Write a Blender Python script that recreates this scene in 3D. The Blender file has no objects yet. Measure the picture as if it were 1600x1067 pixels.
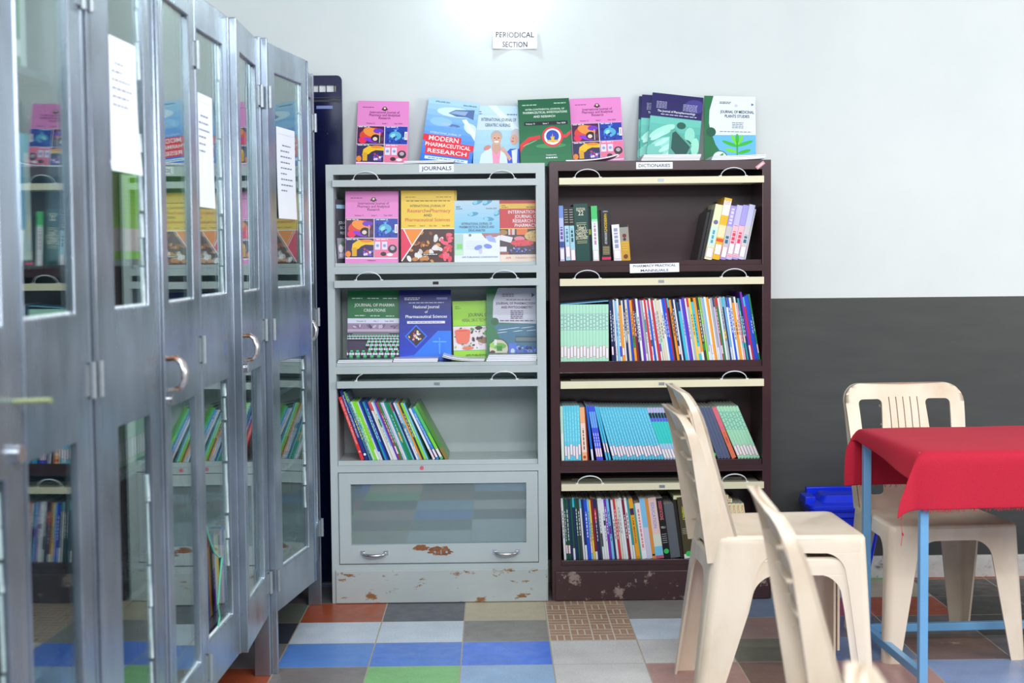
import bpy, bmesh, math, random
from mathutils import Vector, Matrix
from mathutils.geometry import tessellate_polygon
random.seed(7)
SC = bpy.context.scene
COL = SC.collection
PI = math.pi

# ------------------------------------------------------------------ camera
FPX = 2360.3
PITCH, ROLL, YAW = 0.0578, -0.0093, 0.0119
CAM = Vector((0.1205, -5.8319, 1.3542))
FW = Vector((math.sin(YAW) * math.cos(PITCH), math.cos(YAW) * math.cos(PITCH), -math.sin(PITCH)))
_R0 = Vector((math.cos(YAW), -math.sin(YAW), 0))
_U0 = _R0.cross(FW)
RT = _R0 * math.cos(ROLL) + _U0 * math.sin(ROLL)
UP = -_R0 * math.sin(ROLL) + _U0 * math.cos(ROLL)
cam_data = bpy.data.cameras.new('camera')
cam = bpy.data.objects.new('camera', cam_data)
COL.objects.link(cam)
m = Matrix.Identity(4)
for i in range(3):
    m[i][0], m[i][1], m[i][2], m[i][3] = RT[i], UP[i], -FW[i], CAM[i]
cam.matrix_world = m
cam_data.sensor_width = 36.0
cam_data.lens = FPX / 1600 * 36.0
cam_data.clip_start = 0.05
cam_data.dof.use_dof = True
cam_data.dof.focus_distance = 5.75
cam_data.dof.aperture_fstop = 4.0
SC.camera = cam


def at(px, py, Y=0.0):
    """world point on the depth plane Y seen at a photograph pixel"""
    d = FW + RT * ((px - 800) / FPX) - UP * ((py - 533.5) / FPX)
    return CAM + d * ((Y - CAM.y) / d.y)


# ------------------------------------------------------------------ world, lights, exposure
SC.view_settings.view_transform = 'Standard'
SC.view_settings.look = 'None'
SC.view_settings.exposure = 0.0
SC.view_settings.gamma = 1.0
SC.view_settings.use_curve_mapping = False
w = bpy.data.worlds.new('daylight')
SC.world = w
w.use_nodes = True
bg = w.node_tree.nodes['Background']
bg.inputs[0].default_value = (0.80, 0.90, 1.0, 1)
bg.inputs[1].default_value = 0.44


def area(name, loc, aim, sx, sy, watts, col=(1, 1, 1)):
    l = bpy.data.lights.new(name, 'AREA')
    l.shape = 'RECTANGLE'
    l.size, l.size_y, l.energy, l.color = sx, sy, watts, col
    o = bpy.data.objects.new(name, l)
    COL.objects.link(o)
    o.location = loc
    o.rotation_euler = (Vector(aim) - Vector(loc)).to_track_quat('-Z', 'Y').to_euler()
    return o


area('window_light_right', (4.3, -2.6, 1.9), (0.4, -0.3, 0.8), 2.2, 1.6, 92, (1.0, 0.98, 0.95))
area('window_light_behind', (0.9, -5.6, 3.0), (0.3, 0, 0.8), 3.2, 1.4, 142, (0.95, 0.98, 1.0))
area('tube_light_front', (0.3, -2.4, 2.95), (0.3, -2.0, 0), 1.3, 0.10, 26, (0.93, 0.98, 1.0))
area('tube_light_rear', (1.6, -4.6, 2.95), (1.6, -4.2, 0), 1.3, 0.10, 26, (0.93, 0.98, 1.0))


# ------------------------------------------------------------------ helpers
def lin(c):
    return tuple(((v / 255) / 12.92 if v / 255 <= 0.04045 else ((v / 255 + 0.055) / 1.055) ** 2.4) for v in c[:3]) + (1.0,)


class NT:
    def __init__(s, name):
        s.m = bpy.data.materials.new(name)
        s.m.use_nodes = True
        s.t = s.m.node_tree
        s.n, s.l = s.t.nodes, s.t.links
        s.b = s.n['Principled BSDF']

    def node(s, typ, **kw):
        n = s.n.new(typ)
        for k, v in kw.items():
            if k.startswith('i_'):
                n.inputs[k[2:].replace('_', ' ')].default_value = v
            else:
                setattr(n, k, v)
        return n

    def link(s, a, b):
        s.l.new(a, b)

    def coord(s, scale=(1, 1, 1)):
        tc = s.node('ShaderNodeTexCoord')
        mp = s.node('ShaderNodeMapping')
        mp.inputs['Scale'].default_value = scale
        s.link(tc.outputs['Object'], mp.inputs[0])
        return mp.outputs[0]

    def noise(s, scale, detail=4, vec=None, rough=0.6):
        n = s.node('ShaderNodeTexNoise')
        n.inputs['Scale'].default_value = scale
        n.inputs['Detail'].default_value = detail
        n.inputs['Roughness'].default_value = rough
        s.link(vec if vec else s.coord(), n.inputs['Vector'])
        return n.outputs[0]

    def ramp(s, fac, *stops):
        r = s.node('ShaderNodeValToRGB')
        e = r.color_ramp.elements
        while len(e) < len(stops):
            e.new(0.5)
        for i, (p, c) in enumerate(stops):
            e[i].position = p
            e[i].color = c if len(c) == 4 else tuple(c) + (1,)
        s.link(fac, r.inputs[0])
        return r.outputs[0]

    def mix(s, fac, a, b, mode='MIX'):
        n = s.node('ShaderNodeMix', data_type='RGBA', blend_type=mode)
        for v, i in ((fac, 0), (a, 6), (b, 7)):
            if hasattr(v, 'links'):
                s.link(v, n.inputs[i])
            else:
                n.inputs[i].default_value = v
        return n.outputs[2]

    def bump(s, h, strength=0.1, dist=0.002):
        b = s.node('ShaderNodeBump')
        b.inputs['Strength'].default_value = strength
        b.inputs['Distance'].default_value = dist
        s.link(h, b.inputs['Height'])
        s.link(b.outputs[0], s.b.inputs['Normal'])

    def set(s, **kw):
        for k, v in kw.items():
            s.b.inputs[k.replace('_', ' ')].default_value = v
        return s


W1, K0 = (1, 1, 1, 1), (0, 0, 0, 1)


def paint(name, rgb, rough=0.4, metal=0.0, var=0.08, vscale=9, wear=None, wear_amt=0.62, wear_scale=14, spec=0.5, stretch=(1, 1, 1), coat=0.0):
    """painted surface: mottled base and, where given, worn or rusted patches"""
    k = NT(name)
    c = lin(rgb)
    dark = tuple(v * (1 - var) for v in c[:3]) + (1,)
    light = tuple(min(1, v * (1 + var)) for v in c[:3]) + (1,)
    co = k.coord(stretch)
    col = k.ramp(k.noise(vscale, 5, co), (0.3, dark), (0.7, light))
    if wear:
        mk = k.ramp(k.noise(wear_scale, 8, co, 0.7), (wear_amt, K0), (wear_amt + 0.05, W1))
        col = k.mix(mk, col, lin(wear))
    k.link(col, k.b.inputs['Base Color'])
    k.set(Roughness=rough, Metallic=metal, Coat_Weight=coat)
    k.b.inputs['Specular IOR Level'].default_value = spec
    return k.m


def m_print():
    k = NT('printed_paper')
    a = k.node('ShaderNodeVertexColor')
    a.layer_name = 'Col'
    k.link(a.outputs[0], k.b.inputs['Base Color'])
    k.set(Roughness=0.32)
    k.b.inputs['Specular IOR Level'].default_value = 0.4
    return k.m


def m_glass(name, tint=(0.90, 0.97, 0.95), ior=1.75, dust=0.0):
    k = NT(name)
    k.n.remove(k.b)
    geo = k.node('ShaderNodeNewGeometry')
    mi = k.node('ShaderNodeMix', data_type='FLOAT')
    k.link(geo.outputs['Backfacing'], mi.inputs[0])
    mi.inputs[2].default_value = ior
    mi.inputs[3].default_value = 1 / ior
    fr = k.node('ShaderNodeFresnel')
    k.link(mi.outputs[0], fr.inputs[0])
    tr = k.node('ShaderNodeBsdfTransparent')
    tr.inputs[0].default_value = tint + (1,)
    gl = k.node('ShaderNodeBsdfGlossy')
    gl.inputs['Roughness'].default_value = 0.015
    gl.inputs[0].default_value = (0.93, 1.0, 0.98, 1)
    ms = k.node('ShaderNodeMixShader')
    k.link(fr.outputs[0], ms.inputs[0])
    last = tr
    if dust:
        df = k.node('ShaderNodeBsdfDiffuse')
        df.inputs[0].default_value = (0.62, 0.72, 0.75, 1)
        md = k.node('ShaderNodeMixShader')
        md.inputs[0].default_value = dust
        k.link(tr.outputs[0], md.inputs[1])
        k.link(df.outputs[0], md.inputs[2])
        last = md
    k.link(last.outputs[0], ms.inputs[1])
    k.link(gl.outputs[0], ms.inputs[2])
    k.link(ms.outputs[0], k.n['Material Output'].inputs[0])
    return k.m


def m_steel():
    k = NT('brushed_grey_steel')
    n = k.noise(2.2, 4, k.coord((4, 4, 0.7)), .5)
    col = k.ramp(n, (0.25, lin((150, 162, 175))), (0.75, lin((182, 194, 207))))
    big = k.ramp(k.noise(1.9, 5, k.coord((1, 1, .8))), (0.34, (0.52, 0.52, 0.53, 1)), (0.58, (.97, .98, 1, 1)))
    col = k.mix(1.0, col, big, 'MULTIPLY')
    rust = k.ramp(k.noise(6, 9, k.coord((1, 1, 0.6)), 0.75), (0.64, K0), (0.76, W1))
    col = k.mix(rust, col, lin((142, 122, 112)))
    chip = k.ramp(k.noise(38, 6, None, .8), (0.74, K0), (0.77, W1))
    col = k.mix(chip, col, lin((214, 220, 224)))
    k.link(col, k.b.inputs['Base Color'])
    rg = k.ramp(n, (0.2, (0.20,) * 3 + (1,)), (0.8, (0.34,) * 3 + (1,)))
    k.link(rg, k.b.inputs['Roughness'])
    k.set(Metallic=0.8)
    k.bump(k.noise(30, 4), 0.05, 0.001)
    return k.m


def m_wall():
    k = NT('painted_wall')
    geo = k.node('ShaderNodeNewGeometry')
    sp = k.node('ShaderNodeSeparateXYZ')
    k.link(geo.outputs['Position'], sp.inputs[0])
    gt = k.node('ShaderNodeMath', operation='GREATER_THAN')
    k.link(sp.outputs[2], gt.inputs[0])
    gt.inputs[1].default_value = 1.162
    n = k.noise(2.0, 5)
    top = k.ramp(n, (0.3, lin((212, 219, 219))), (0.7, lin((220, 226, 225))))
    bot = k.ramp(k.noise(3.0, 5, k.coord((1, 1, 5))), (0.3, lin((57, 60, 59))), (0.7, lin((66, 69, 67))))
    k.link(k.mix(gt.outputs[0], bot, top), k.b.inputs['Base Color'])
    rr = k.node('ShaderNodeMapRange')
    k.link(gt.outputs[0], rr.inputs[0])
    rr.inputs[3].default_value, rr.inputs[4].default_value = 0.55, 0.6
    k.link(rr.outputs[0], k.b.inputs['Roughness'])
    k.bump(k.noise(60, 3, k.coord((1, 1, 3))), 0.15, 0.001)
    return k.m


def m_tiles(brick=False):
    k = NT('brick_pattern_tile' if brick else 'ceramic_tile')
    a = k.node('ShaderNodeVertexColor')
    a.layer_name = 'Col'
    uv = k.node('ShaderNodeUVMap')
    sp = k.node('ShaderNodeSeparateXYZ')
    k.link(uv.outputs[0], sp.inputs[0])
    co = k.coord()
    fine = k.ramp(k.noise(150, 3, co), (0.3, (0.82,) * 3 + (1,)), (0.7, (1.12,) * 3 + (1,)))
    big = k.ramp(k.noise(6, 6, co), (0.3, (0.86, 0.86, 0.87, 1)), (0.7, (1.06,) * 3 + (1,)))
    col = k.mix(1.0, a.outputs[0], fine, 'MULTIPLY')
    col = k.mix(1.0, col, big, 'MULTIPLY')
    if brick:
        def saw(out, mul):
            f = k.node('ShaderNodeMath', operation='MULTIPLY')
            k.link(out, f.inputs[0])
            f.inputs[1].default_value = mul
            g = k.node('ShaderNodeMath', operation='FRACT')
            k.link(f.outputs[0], g.inputs[0])
            return g.outputs[0]

        def edge(o, wd):
            lo = k.node('ShaderNodeMath', operation='LESS_THAN')
            k.link(o, lo.inputs[0])
            lo.inputs[1].default_value = wd
            return lo.outputs[0]

        ck = k.node('ShaderNodeTexChecker')
        ck.inputs['Scale'].default_value = 4
        k.link(uv.outputs[0], ck.inputs['Vector'])
        l1 = edge(saw(sp.outputs[0], 12), 0.2)
        l2 = edge(saw(sp.outputs[1], 8), 0.16)
        sel = k.node('ShaderNodeMix', data_type='FLOAT')
        k.link(ck.outputs['Fac'], sel.inputs[0])
        k.link(l1, sel.inputs[2])
        k.link(l2, sel.inputs[3])
        g1 = edge(saw(sp.outputs[0], 4), 0.07)
        g2 = edge(saw(sp.outputs[1], 4), 0.09)
        mx = k.node('ShaderNodeMath', operation='MAXIMUM')
        k.link(g1, mx.inputs[0])
        k.link(g2, mx.inputs[1])
        mx2 = k.node('ShaderNodeMath', operation='MAXIMUM')
        k.link(mx.outputs[0], mx2.inputs[0])
        k.link(sel.outputs[0], mx2.inputs[1])
        col = k.mix(mx2.outputs[0], col, lin((214, 200, 180)))
    # grout round each tile
    def inner(o):
        s = k.node('ShaderNodeMath', operation='SUBTRACT')
        k.link(o, s.inputs[0])
        s.inputs[1].default_value = 0.5
        b = k.node('ShaderNodeMath', operation='ABSOLUTE')
        k.link(s.outputs[0], b.inputs[0])
        g = k.node('ShaderNodeMath', operation='GREATER_THAN')
        k.link(b.outputs[0], g.inputs[0])
        g.inputs[1].default_value = 0.4925
        return g.outputs[0]
    mx3 = k.node('ShaderNodeMath', operation='MAXIMUM')
    k.link(inner(sp.outputs[0]), mx3.inputs[0])
    k.link(inner(sp.outputs[1]), mx3.inputs[1])
    col = k.mix(mx3.outputs[0], col, lin((176, 162, 142)))
    # cement smears
    st = k.ramp(k.noise(3.3, 9, k.coord((1, 1.6, 1)), 0.68), (0.665, K0), (0.70, W1))
    col = k.mix(st, col, lin((176, 164, 138)))
    k.link(col, k.b.inputs['Base Color'])
    rg = k.ramp(k.noise(20, 4, co), (0.3, (0.28,) * 3 + (1,)), (0.7, (0.45,) * 3 + (1,)))
    k.link(rg, k.b.inputs['Roughness'])
    return k.m


def m_marble():
    k = NT('white_marble')
    n = k.noise(9, 9, k.coord((1, 1, 1.5)), 0.75)
    k.link(k.ramp(n, (0.36, lin((120, 120, 118))), (0.44, lin((222, 220, 214))), (0.7, lin((240, 240, 236)))), k.b.inputs['Base Color'])
    k.set(Roughness=0.35)
    return k.m


def m_cloth():
    k = NT('red_cotton')
    wv = k.noise(420, 2)
    col = k.ramp(wv, (0.3, lin((168, 10, 40))), (0.7, lin((196, 16, 52))))
    k.link(col, k.b.inputs['Base Color'])
    k.set(Roughness=0.85)
    k.bump(wv, 0.3, 0.0008)
    return k.m


def m_plastic():
    k = NT('cream_moulded_plastic')
    col = k.ramp(k.noise(5, 6, k.coord((1, 1, 0.5))), (0.25, lin((208, 186, 160))), (0.5, lin((230, 212, 190))), (0.8, lin((238, 223, 204))))
    sp = k.ramp(k.noise(24, 8, None, 0.75), (0.69, K0), (0.76, W1))
    col = k.mix(sp, col, lin((196, 168, 128)))
    k.link(col, k.b.inputs['Base Color'])
    k.set(Roughness=0.33)
    k.b.inputs['Subsurface Weight'].default_value = 0.0
    return k.m


M = dict(
    printed=m_print(), wall=m_wall(), tile=m_tiles(), brick=m_tiles(True), marble=m_marble(), steel=m_steel(),
    glass=m_glass('door_glass', ior=1.6), glass_dusty=m_glass('dusty_glass', (0.72, 0.82, 0.84), 2.0, 0.16),
    glass_edge=paint('green_glass_edge', (90, 190, 160), 0.15),
    cloth=m_cloth(), plastic=m_plastic(),
    grey=paint('grey_enamel', (182, 192, 193), 0.3, 0.0, 0.05, 5, wear=(150, 108, 66), wear_amt=0.70, wear_scale=9),
    grey_rusty=paint('rusty_grey_enamel', (178, 186, 186), 0.35, 0.0, 0.06, 5, wear=(140, 96, 52), wear_amt=0.58, wear_scale=10, stretch=(1, 1, 2.2)),
    brown=paint('dark_brown_enamel', (62, 36, 40), 0.24, 0.0, 0.12, 6, wear=(150, 140, 138), wear_amt=0.73, wear_scale=26),
    brown_worn=paint('worn_brown_enamel', (64, 38, 42), 0.4, 0.0, 0.12, 6, wear=(150, 132, 124), wear_amt=0.57, wear_scale=16),
    cream=paint('cream_enamel', (226, 219, 188), 0.35, 0, 0.04, 6, wear=(150, 140, 110), wear_amt=0.74, wear_scale=20),
    white=paint('white_plastic', (232, 236, 240), 0.35, 0, 0.02),
    chrome=paint('worn_chrome', (200, 200, 204), 0.22, 0.95, 0.1, 30, wear=(150, 104, 74), wear_amt=0.62, wear_scale=30),
    handle=paint('rusted_chrome', (206, 204, 204), 0.28, 0.85, 0.1, 20, wear=(156, 104, 70), wear_amt=0.51, wear_scale=16),
    hinge=paint('grey_hinge_steel', (150, 158, 164), 0.35, 0.6, 0.1),
    brass=paint('tarnished_brass', (176, 186, 140), 0.4, 0.5, 0.2, 20, wear=(170, 110, 60), wear_amt=0.6, wear_scale=14),
    rust=paint('rust', (142, 92, 62), 0.9, 0, 0.3, 60, wear=(176, 150, 120), wear_amt=0.6, wear_scale=40),
    putty=paint('white_putty', (214, 222, 226), 0.7, 0, 0.2, 40, wear=(120, 130, 134), wear_amt=0.6, wear_scale=60),
    navy=paint('navy_gloss_paint', (8, 16, 62), 0.16, 0, 0.3, 4, wear=(70, 84, 126), wear_amt=0.66, wear_scale=34),
    black=paint('black_metal', (18, 19, 22), 0.4, 0, 0.1),
    blue_steel=paint('pale_blue_enamel', (110, 164, 208), 0.35, 0, 0.05, 6, wear=(84, 120, 150), wear_amt=0.7, wear_scale=18),
    wood=paint('table_board', (150, 110, 74), 0.6, 0, 0.15, 12),
    bin_blue=paint('blue_plastic', (22, 52, 226), 0.22, 0, 0.05),
    paper=paint('white_paper', (232, 238, 248), 0.7, 0, 0.02),
)


class MB:
    """collects shapes into ONE mesh; faces may carry a colour and a material slot"""

    def __init__(s):
        s.v, s.f, s.c, s.m, s.uv = [], [], [], [], {}
        s.T = Matrix.Identity(4)

    def add(s, vs, fs, col=(255, 255, 255), mi=0):
        b = len(s.v)
        s.v += [s.T @ Vector(p) for p in vs]
        for f in fs:
            s.f.append(tuple(b + i for i in f))
            s.c.append(col)
            s.m.append(mi)
        return b

    def box(s, x0, x1, y0, y1, z0, z1, col=(255, 255, 255), mi=0):
        v = [(x0, y0, z0), (x1, y0, z0), (x1, y1, z0), (x0, y1, z0), (x0, y0, z1), (x1, y0, z1), (x1, y1, z1), (x0, y1, z1)]
        s.add(v, [(0, 3, 2, 1), (4, 5, 6, 7), (0, 1, 5, 4), (1, 2, 6, 5), (2, 3, 7, 6), (3, 0, 4, 7)], col, mi)

    def tube(s, pts, r, n=8, col=(255, 255, 255), mi=0, flat=1.0, closed=True):
        P = [Vector(p) for p in pts]
        rings = []
        ref = None
        for i, p in enumerate(P):
            d = (P[min(i + 1, len(P) - 1)] - P[max(i - 1, 0)]).normalized()
            if ref is None:
                ref = Vector((0, 0, 1)) if abs(d.z) < 0.9 else Vector((1, 0, 0))
                ref = (ref - d * ref.dot(d)).normalized()
            else:
                ref = (ref - d * ref.dot(d)).normalized()
            q = d.cross(ref)
            rr = r[i] if isinstance(r, (list, tuple)) else r
            rings.append([p + ref * math.cos(2 * PI * k / n) * rr * flat + q * math.sin(2 * PI * k / n) * rr for k in range(n)])
        vs = [v for g in rings for v in g]
        fs = []
        for i in range(len(P) - 1):
            for k in range(n):
                a, b = i * n + k, i * n + (k + 1) % n
                fs.append((a, b, b + n, a + n))
        if closed:
            fs.append(tuple(range(n))[::-1])
            fs.append(tuple((len(P) - 1) * n + k for k in range(n)))
        s.add(vs, fs, col, mi)

    def prism(s, poly, holes, fn0, fn1, col=(255, 255, 255), mi=0):
        """polygon with holes extruded between two mappings (u,v)->xyz"""
        loops = [poly] + list(holes)
        flat = [p for l in loops for p in l]
        tris = tessellate_polygon([[Vector((p[0], p[1], 0)) for p in l] for l in loops])
        n = len(flat)
        vs = [fn0(*p) for p in flat] + [fn1(*p) for p in flat]
        fs = []
        for t in tris:
            a, b, c = (Vector(flat[i] + (0,)) if len(flat[i]) == 2 else Vector(flat[i]) for i in t)
            ccw = (b - a).cross(c - a).z > 0
            t = tuple(t) if ccw else tuple(t)[::-1]
            fs.append(t)
            fs.append(tuple(i + n for i in t[::-1]))
        o = 0
        for l in loops:
            k = len(l)
            area2 = sum(l[i][0] * l[(i + 1) % k][1] - l[(i + 1) % k][0] * l[i][1] for i in range(k))
            for i in range(k):
                a, b = o + i, o + (i + 1) % k
                fs.append((b, a, a + n, b + n) if area2 > 0 else (a, b, b + n, a + n))
            o += k
        s.add(vs, fs, col, mi)

    def build(s, name, mats, parent=None, smooth=None, bevel=0, mod=None):
        me = bpy.data.meshes.new(name)
        me.from_pydata([tuple(v) for v in s.v], [], s.f)
        if not isinstance(mats, (list, tuple)):
            mats = [mats]
        for mt in mats:
            me.materials.append(mt)
        me.polygons.foreach_set('material_index', s.m)
        if any(mt is M['printed'] or mt in (M['tile'], M['brick']) for mt in mats):
            ca = me.color_attributes.new('Col', 'FLOAT_COLOR', 'CORNER')
            buf = []
            for f, c in zip(s.f, s.c):
                buf += list(lin(c)) * len(f)
            ca.data.foreach_set('color', buf)
        me.validate()
        me.update()
        if smooth is not None:
            finish(me, smooth)
        o = bpy.data.objects.new(name, me)
        COL.objects.link(o)
        if parent is not None:
            o.parent = parent
        if bevel:
            b = o.modifiers.new('bevel', 'BEVEL')
            b.width, b.segments, b.limit_method, b.angle_limit = bevel, 2, 'ANGLE', math.radians(40)
            b.harden_normals = False
        return o


def finish(me, deg=35):
    bm = bmesh.new()
    bm.from_mesh(me)
    bmesh.ops.remove_doubles(bm, verts=bm.verts, dist=1e-5)
    bmesh.ops.recalc_face_normals(bm, faces=bm.faces)
    for f in bm.faces:
        f.smooth = True
    lim = math.radians(deg)
    for e in bm.edges:
        if len(e.link_faces) == 2 and e.calc_face_angle(0) > lim:
            e.smooth = False
    bm.to_mesh(me)
    bm.free()


def bake(o, deg=38):
    dg = bpy.context.evaluated_depsgraph_get()
    me = bpy.data.meshes.new_from_object(o.evaluated_get(dg))
    o.modifiers.clear()
    o.data = me
    finish(me, deg)
    return o


def tag(o, label=None, cat=None, group=None, kind=None):
    if label:
        o['label'] = label
    if cat:
        o['category'] = cat
    if group:
        o['group'] = group
    if kind:
        o['kind'] = kind
    return o


def empty(name, loc, rz=0.0):
    o = bpy.data.objects.new(name, None)
    o.empty_display_size = 0.1
    o.location = loc
    o.rotation_euler = (0, 0, rz)
    COL.objects.link(o)
    return o


def copy_tree(o, parent=None):
    c = o.copy()
    COL.objects.link(c)
    c.parent = parent
    for ch in list(o.children):
        copy_tree(ch, c)
    return c


# ------------------------------------------------------------------ text and cover art
_tx = {}


def text_tris(st):
    if st in _tx:
        return _tx[st]
    cu = bpy.data.curves.new('t', 'FONT')
    cu.body = st
    cu.size = 1.0
    cu.resolution_u = 2
    cu.offset = 0.010
    ob = bpy.data.objects.new('t', cu)
    COL.objects.link(ob)
    dg = bpy.context.evaluated_depsgraph_get()
    me = bpy.data.meshes.new_from_object(ob.evaluated_get(dg))
    vs = [(v.co.x, v.co.y) for v in me.vertices]
    fs = [tuple(p.vertices) for p in me.polygons]
    bpy.data.objects.remove(ob)
    bpy.data.curves.remove(cu)
    bpy.data.meshes.remove(me)
    if vs:
        x0, x1 = min(v[0] for v in vs), max(v[0] for v in vs)
    else:
        x0 = x1 = 0
    _tx[st] = (vs, fs, x0, x1)
    return _tx[st]


class Art:
    """flat print on the unit rectangle w x h (metres); (0,0) is bottom left; each layer sits a hair in front of the one below"""

    def __init__(s, w, h):
        s.w, s.h, s.items, s.k = w, h, [], 0

    def poly(s, pts, col):
        s.k += 1
        s.items.append(([(p[0] * s.w, p[1] * s.h) for p in pts], [tuple(range(len(pts)))], col, s.k))

    def rect(s, x0, y0, x1, y1, col):
        s.poly([(x0, y0), (x1, y0), (x1, y1), (x0, y1)], col)

    def ell(s, cx, cy, rx, ry, col, a=0.0, n=14):
        asp = s.w / s.h
        ca, sa = math.cos(a), math.sin(a)
        pts = []
        for i in range(n):
            u, v = rx * math.cos(2 * PI * i / n), ry * math.sin(2 * PI * i / n)
            pts.append((cx + u * ca - v * sa, cy + (u * sa + v * ca) * asp))
        s.poly(pts, col)

    def circ(s, cx, cy, r, col, n=20):
        s.ell(cx, cy, r, r, col, 0, n)

    def grad(s, x0, y0, x1, y1, c0, c1, n=8):
        for i in range(n):
            t = i / (n - 1)
            s.rect(x0, y0 + (y1 - y0) * i / n, x1, y0 + (y1 - y0) * (i + 1) / n, tuple(c0[j] * (1 - t) + c1[j] * t for j in range(3)))
            s.k -= 1
        s.k += 1

    def text(s, st, x, y, size, col, al='c', sx=1.0, width=None):
        vs, fs, x0, x1 = text_tris(st)
        if not vs:
            return
        sc = size * s.h
        sxx = sc * sx
        if width is not None:
            sxx = width * s.w / max(1e-6, x1 - x0)
        off = {'c': (x0 + x1) / 2, 'l': x0, 'r': x1}[al]
        s.k += 1
        s.items.append(([((v[0] - off) * sxx + x * s.w, v[1] * sc + y * s.h) for v in vs], fs, col, s.k))

    def greek(s, x0, x1, y, size, col, words=4):
        """tiny print too small to read: broken dashes"""
        x = x0
        s.k += 1
        while x < x1:
            wd = (x1 - x0) / words * random.uniform(0.5, 0.9)
            s.items.append(([(x * s.w, y * s.h), (min(x + wd, x1) * s.w, y * s.h), (min(x + wd, x1) * s.w, (y + size) * s.h), (x * s.w, (y + size) * s.h)], [(0, 1, 2, 3)], col, s.k))
            x += wd + (x1 - x0) / words * 0.15

    def clipped(s):
        out = []
        for pts, fs, col, k in s.items:
            out.append(([(min(max(p[0], 0), s.w), min(max(p[1], 0), s.h)) for p in pts], fs, col, k))
        return out

    def into(s, mb, fn, step=0.00006, base=0.0002):
        for pts, fs, col, k in s.clipped():
            mb.add([fn(p[0], p[1], base + k * step) for p in pts], fs, col)


def blobs(a, x0, y0, x1, y1, cols, n, r0, r1, el=1.0):
    for i in range(n):
        r = random.uniform(r0, r1)
        a.ell(random.uniform(x0 + r, x1 - r), random.uniform(y0 + r * .7, y1 - r * .7), r, r * el, random.choice(cols), random.uniform(0, PI), 10)


WH, BK = (246, 248, 252), (28, 26, 34)


def art_pink():
    a = Art(.207, .283)
    a.rect(0, 0, 1, 1, (234, 138, 206))
    a.greek(.1, .32, .90, .010, (110, 40, 90), 3)
    a.circ(.53, .885, .045, (60, 40, 50)); a.ell(.53, .875, .065, .02, (60, 40, 50)); a.circ(.53, .892, .022, (240, 220, 190))
    a.text('International Journal of', .53, .815, .052, (110, 26, 96), width=.58)
    a.text('Pharmacy and Analytical', .53, .772, .052, (110, 26, 96), width=.60)
    a.text('Research', .53, .729, .052, (110, 26, 96), width=.23)
    a.text('Volume 13', .26, .655, .028, (110, 30, 90)); a.text('Issue 1', .54, .655, .028, (110, 30, 90)); a.text('Year 2024', .80, .655, .028, (110, 30, 90))
    a.rect(.005, .065, .985, .625, (252, 236, 248))
    # four photographs
    a.rect(.01, .355, .535, .62, (76, 22, 70))
    a.ell(.27, .50, .22, .13, (226, 70, 60), .2); a.ell(.28, .53, .16, .09, (250, 150, 60), -.3); a.ell(.42, .55, .10, .05, (120, 50, 200)); a.ell(.12, .41, .08, .07, (240, 40, 90)); a.ell(.28, .41, .14, .04, (140, 50, 220), -.3)
    a.ell(.37, .44, .09, .08, (36, 20, 26)); a.ell(.36, .43, .045, .04, (236, 210, 200)); a.rect(.44, .37, .455, .53, (210, 200, 205)); a.ell(.49, .43, .035, .045, (90, 60, 70))
    a.rect(.55, .355, .985, .62, (24, 60, 170)); a.ell(.75, .48, .12, .09, (80, 180, 210)); a.ell(.72, .47, .06, .06, (150, 226, 220))
    blobs(a, .56, .36, .98, .61, [(60, 120, 220), (30, 80, 200), (110, 170, 240), (20, 40, 120)], 26, .01, .035)
    a.rect(.93, .42, .985, .54, (240, 240, 250)); a.rect(.955, .44, .965, .52, BK)
    a.rect(.01, .085, .535, .345, (46, 34, 90)); a.poly([(.12, .18), (.14, .27), (.25, .325), (.535, .31), (.535, .255), (.38, .26), (.30, .235), (.25, .20), (.2, .19)], (246, 196, 30))
    a.rect(.13, .10, .22, .22, (230, 170, 30)); a.ell(.06, .13, .05, .06, (246, 140, 40)); a.ell(.40, .31, .12, .03, (240, 140, 40))
    blobs(a, .33, .09, .53, .22, [(110, 90, 220), (230, 210, 240), (60, 60, 180), (200, 60, 80)], 18, .012, .03)
    a.rect(.55, .085, .985, .345, (240, 120, 160)); a.rect(.56, .19, .66, .30, (232, 226, 250)); a.rect(.69, .19, .79, .30, (232, 226, 250)); a.ell(.61, .245, .03, .03, (140, 160, 220)); a.ell(.74, .245, .03, .03, (140, 160, 220))
    a.ell(.72, .13, .055, .04, (50, 40, 50)); a.ell(.89, .20, .085, .08, (56, 44, 54)); a.ell(.89, .21, .045, .04, (190, 170, 190)); a.ell(.84, .12, .06, .03, (240, 236, 244))
    for x, y in ((.03, .598), (.58, .598), (.03, .325), (.58, .325)):
        a.greek(x, x + .22, y, .010, WH, 2)
    a.text('Published by', .5, .035, .022, (110, 30, 90))
    return a


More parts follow.
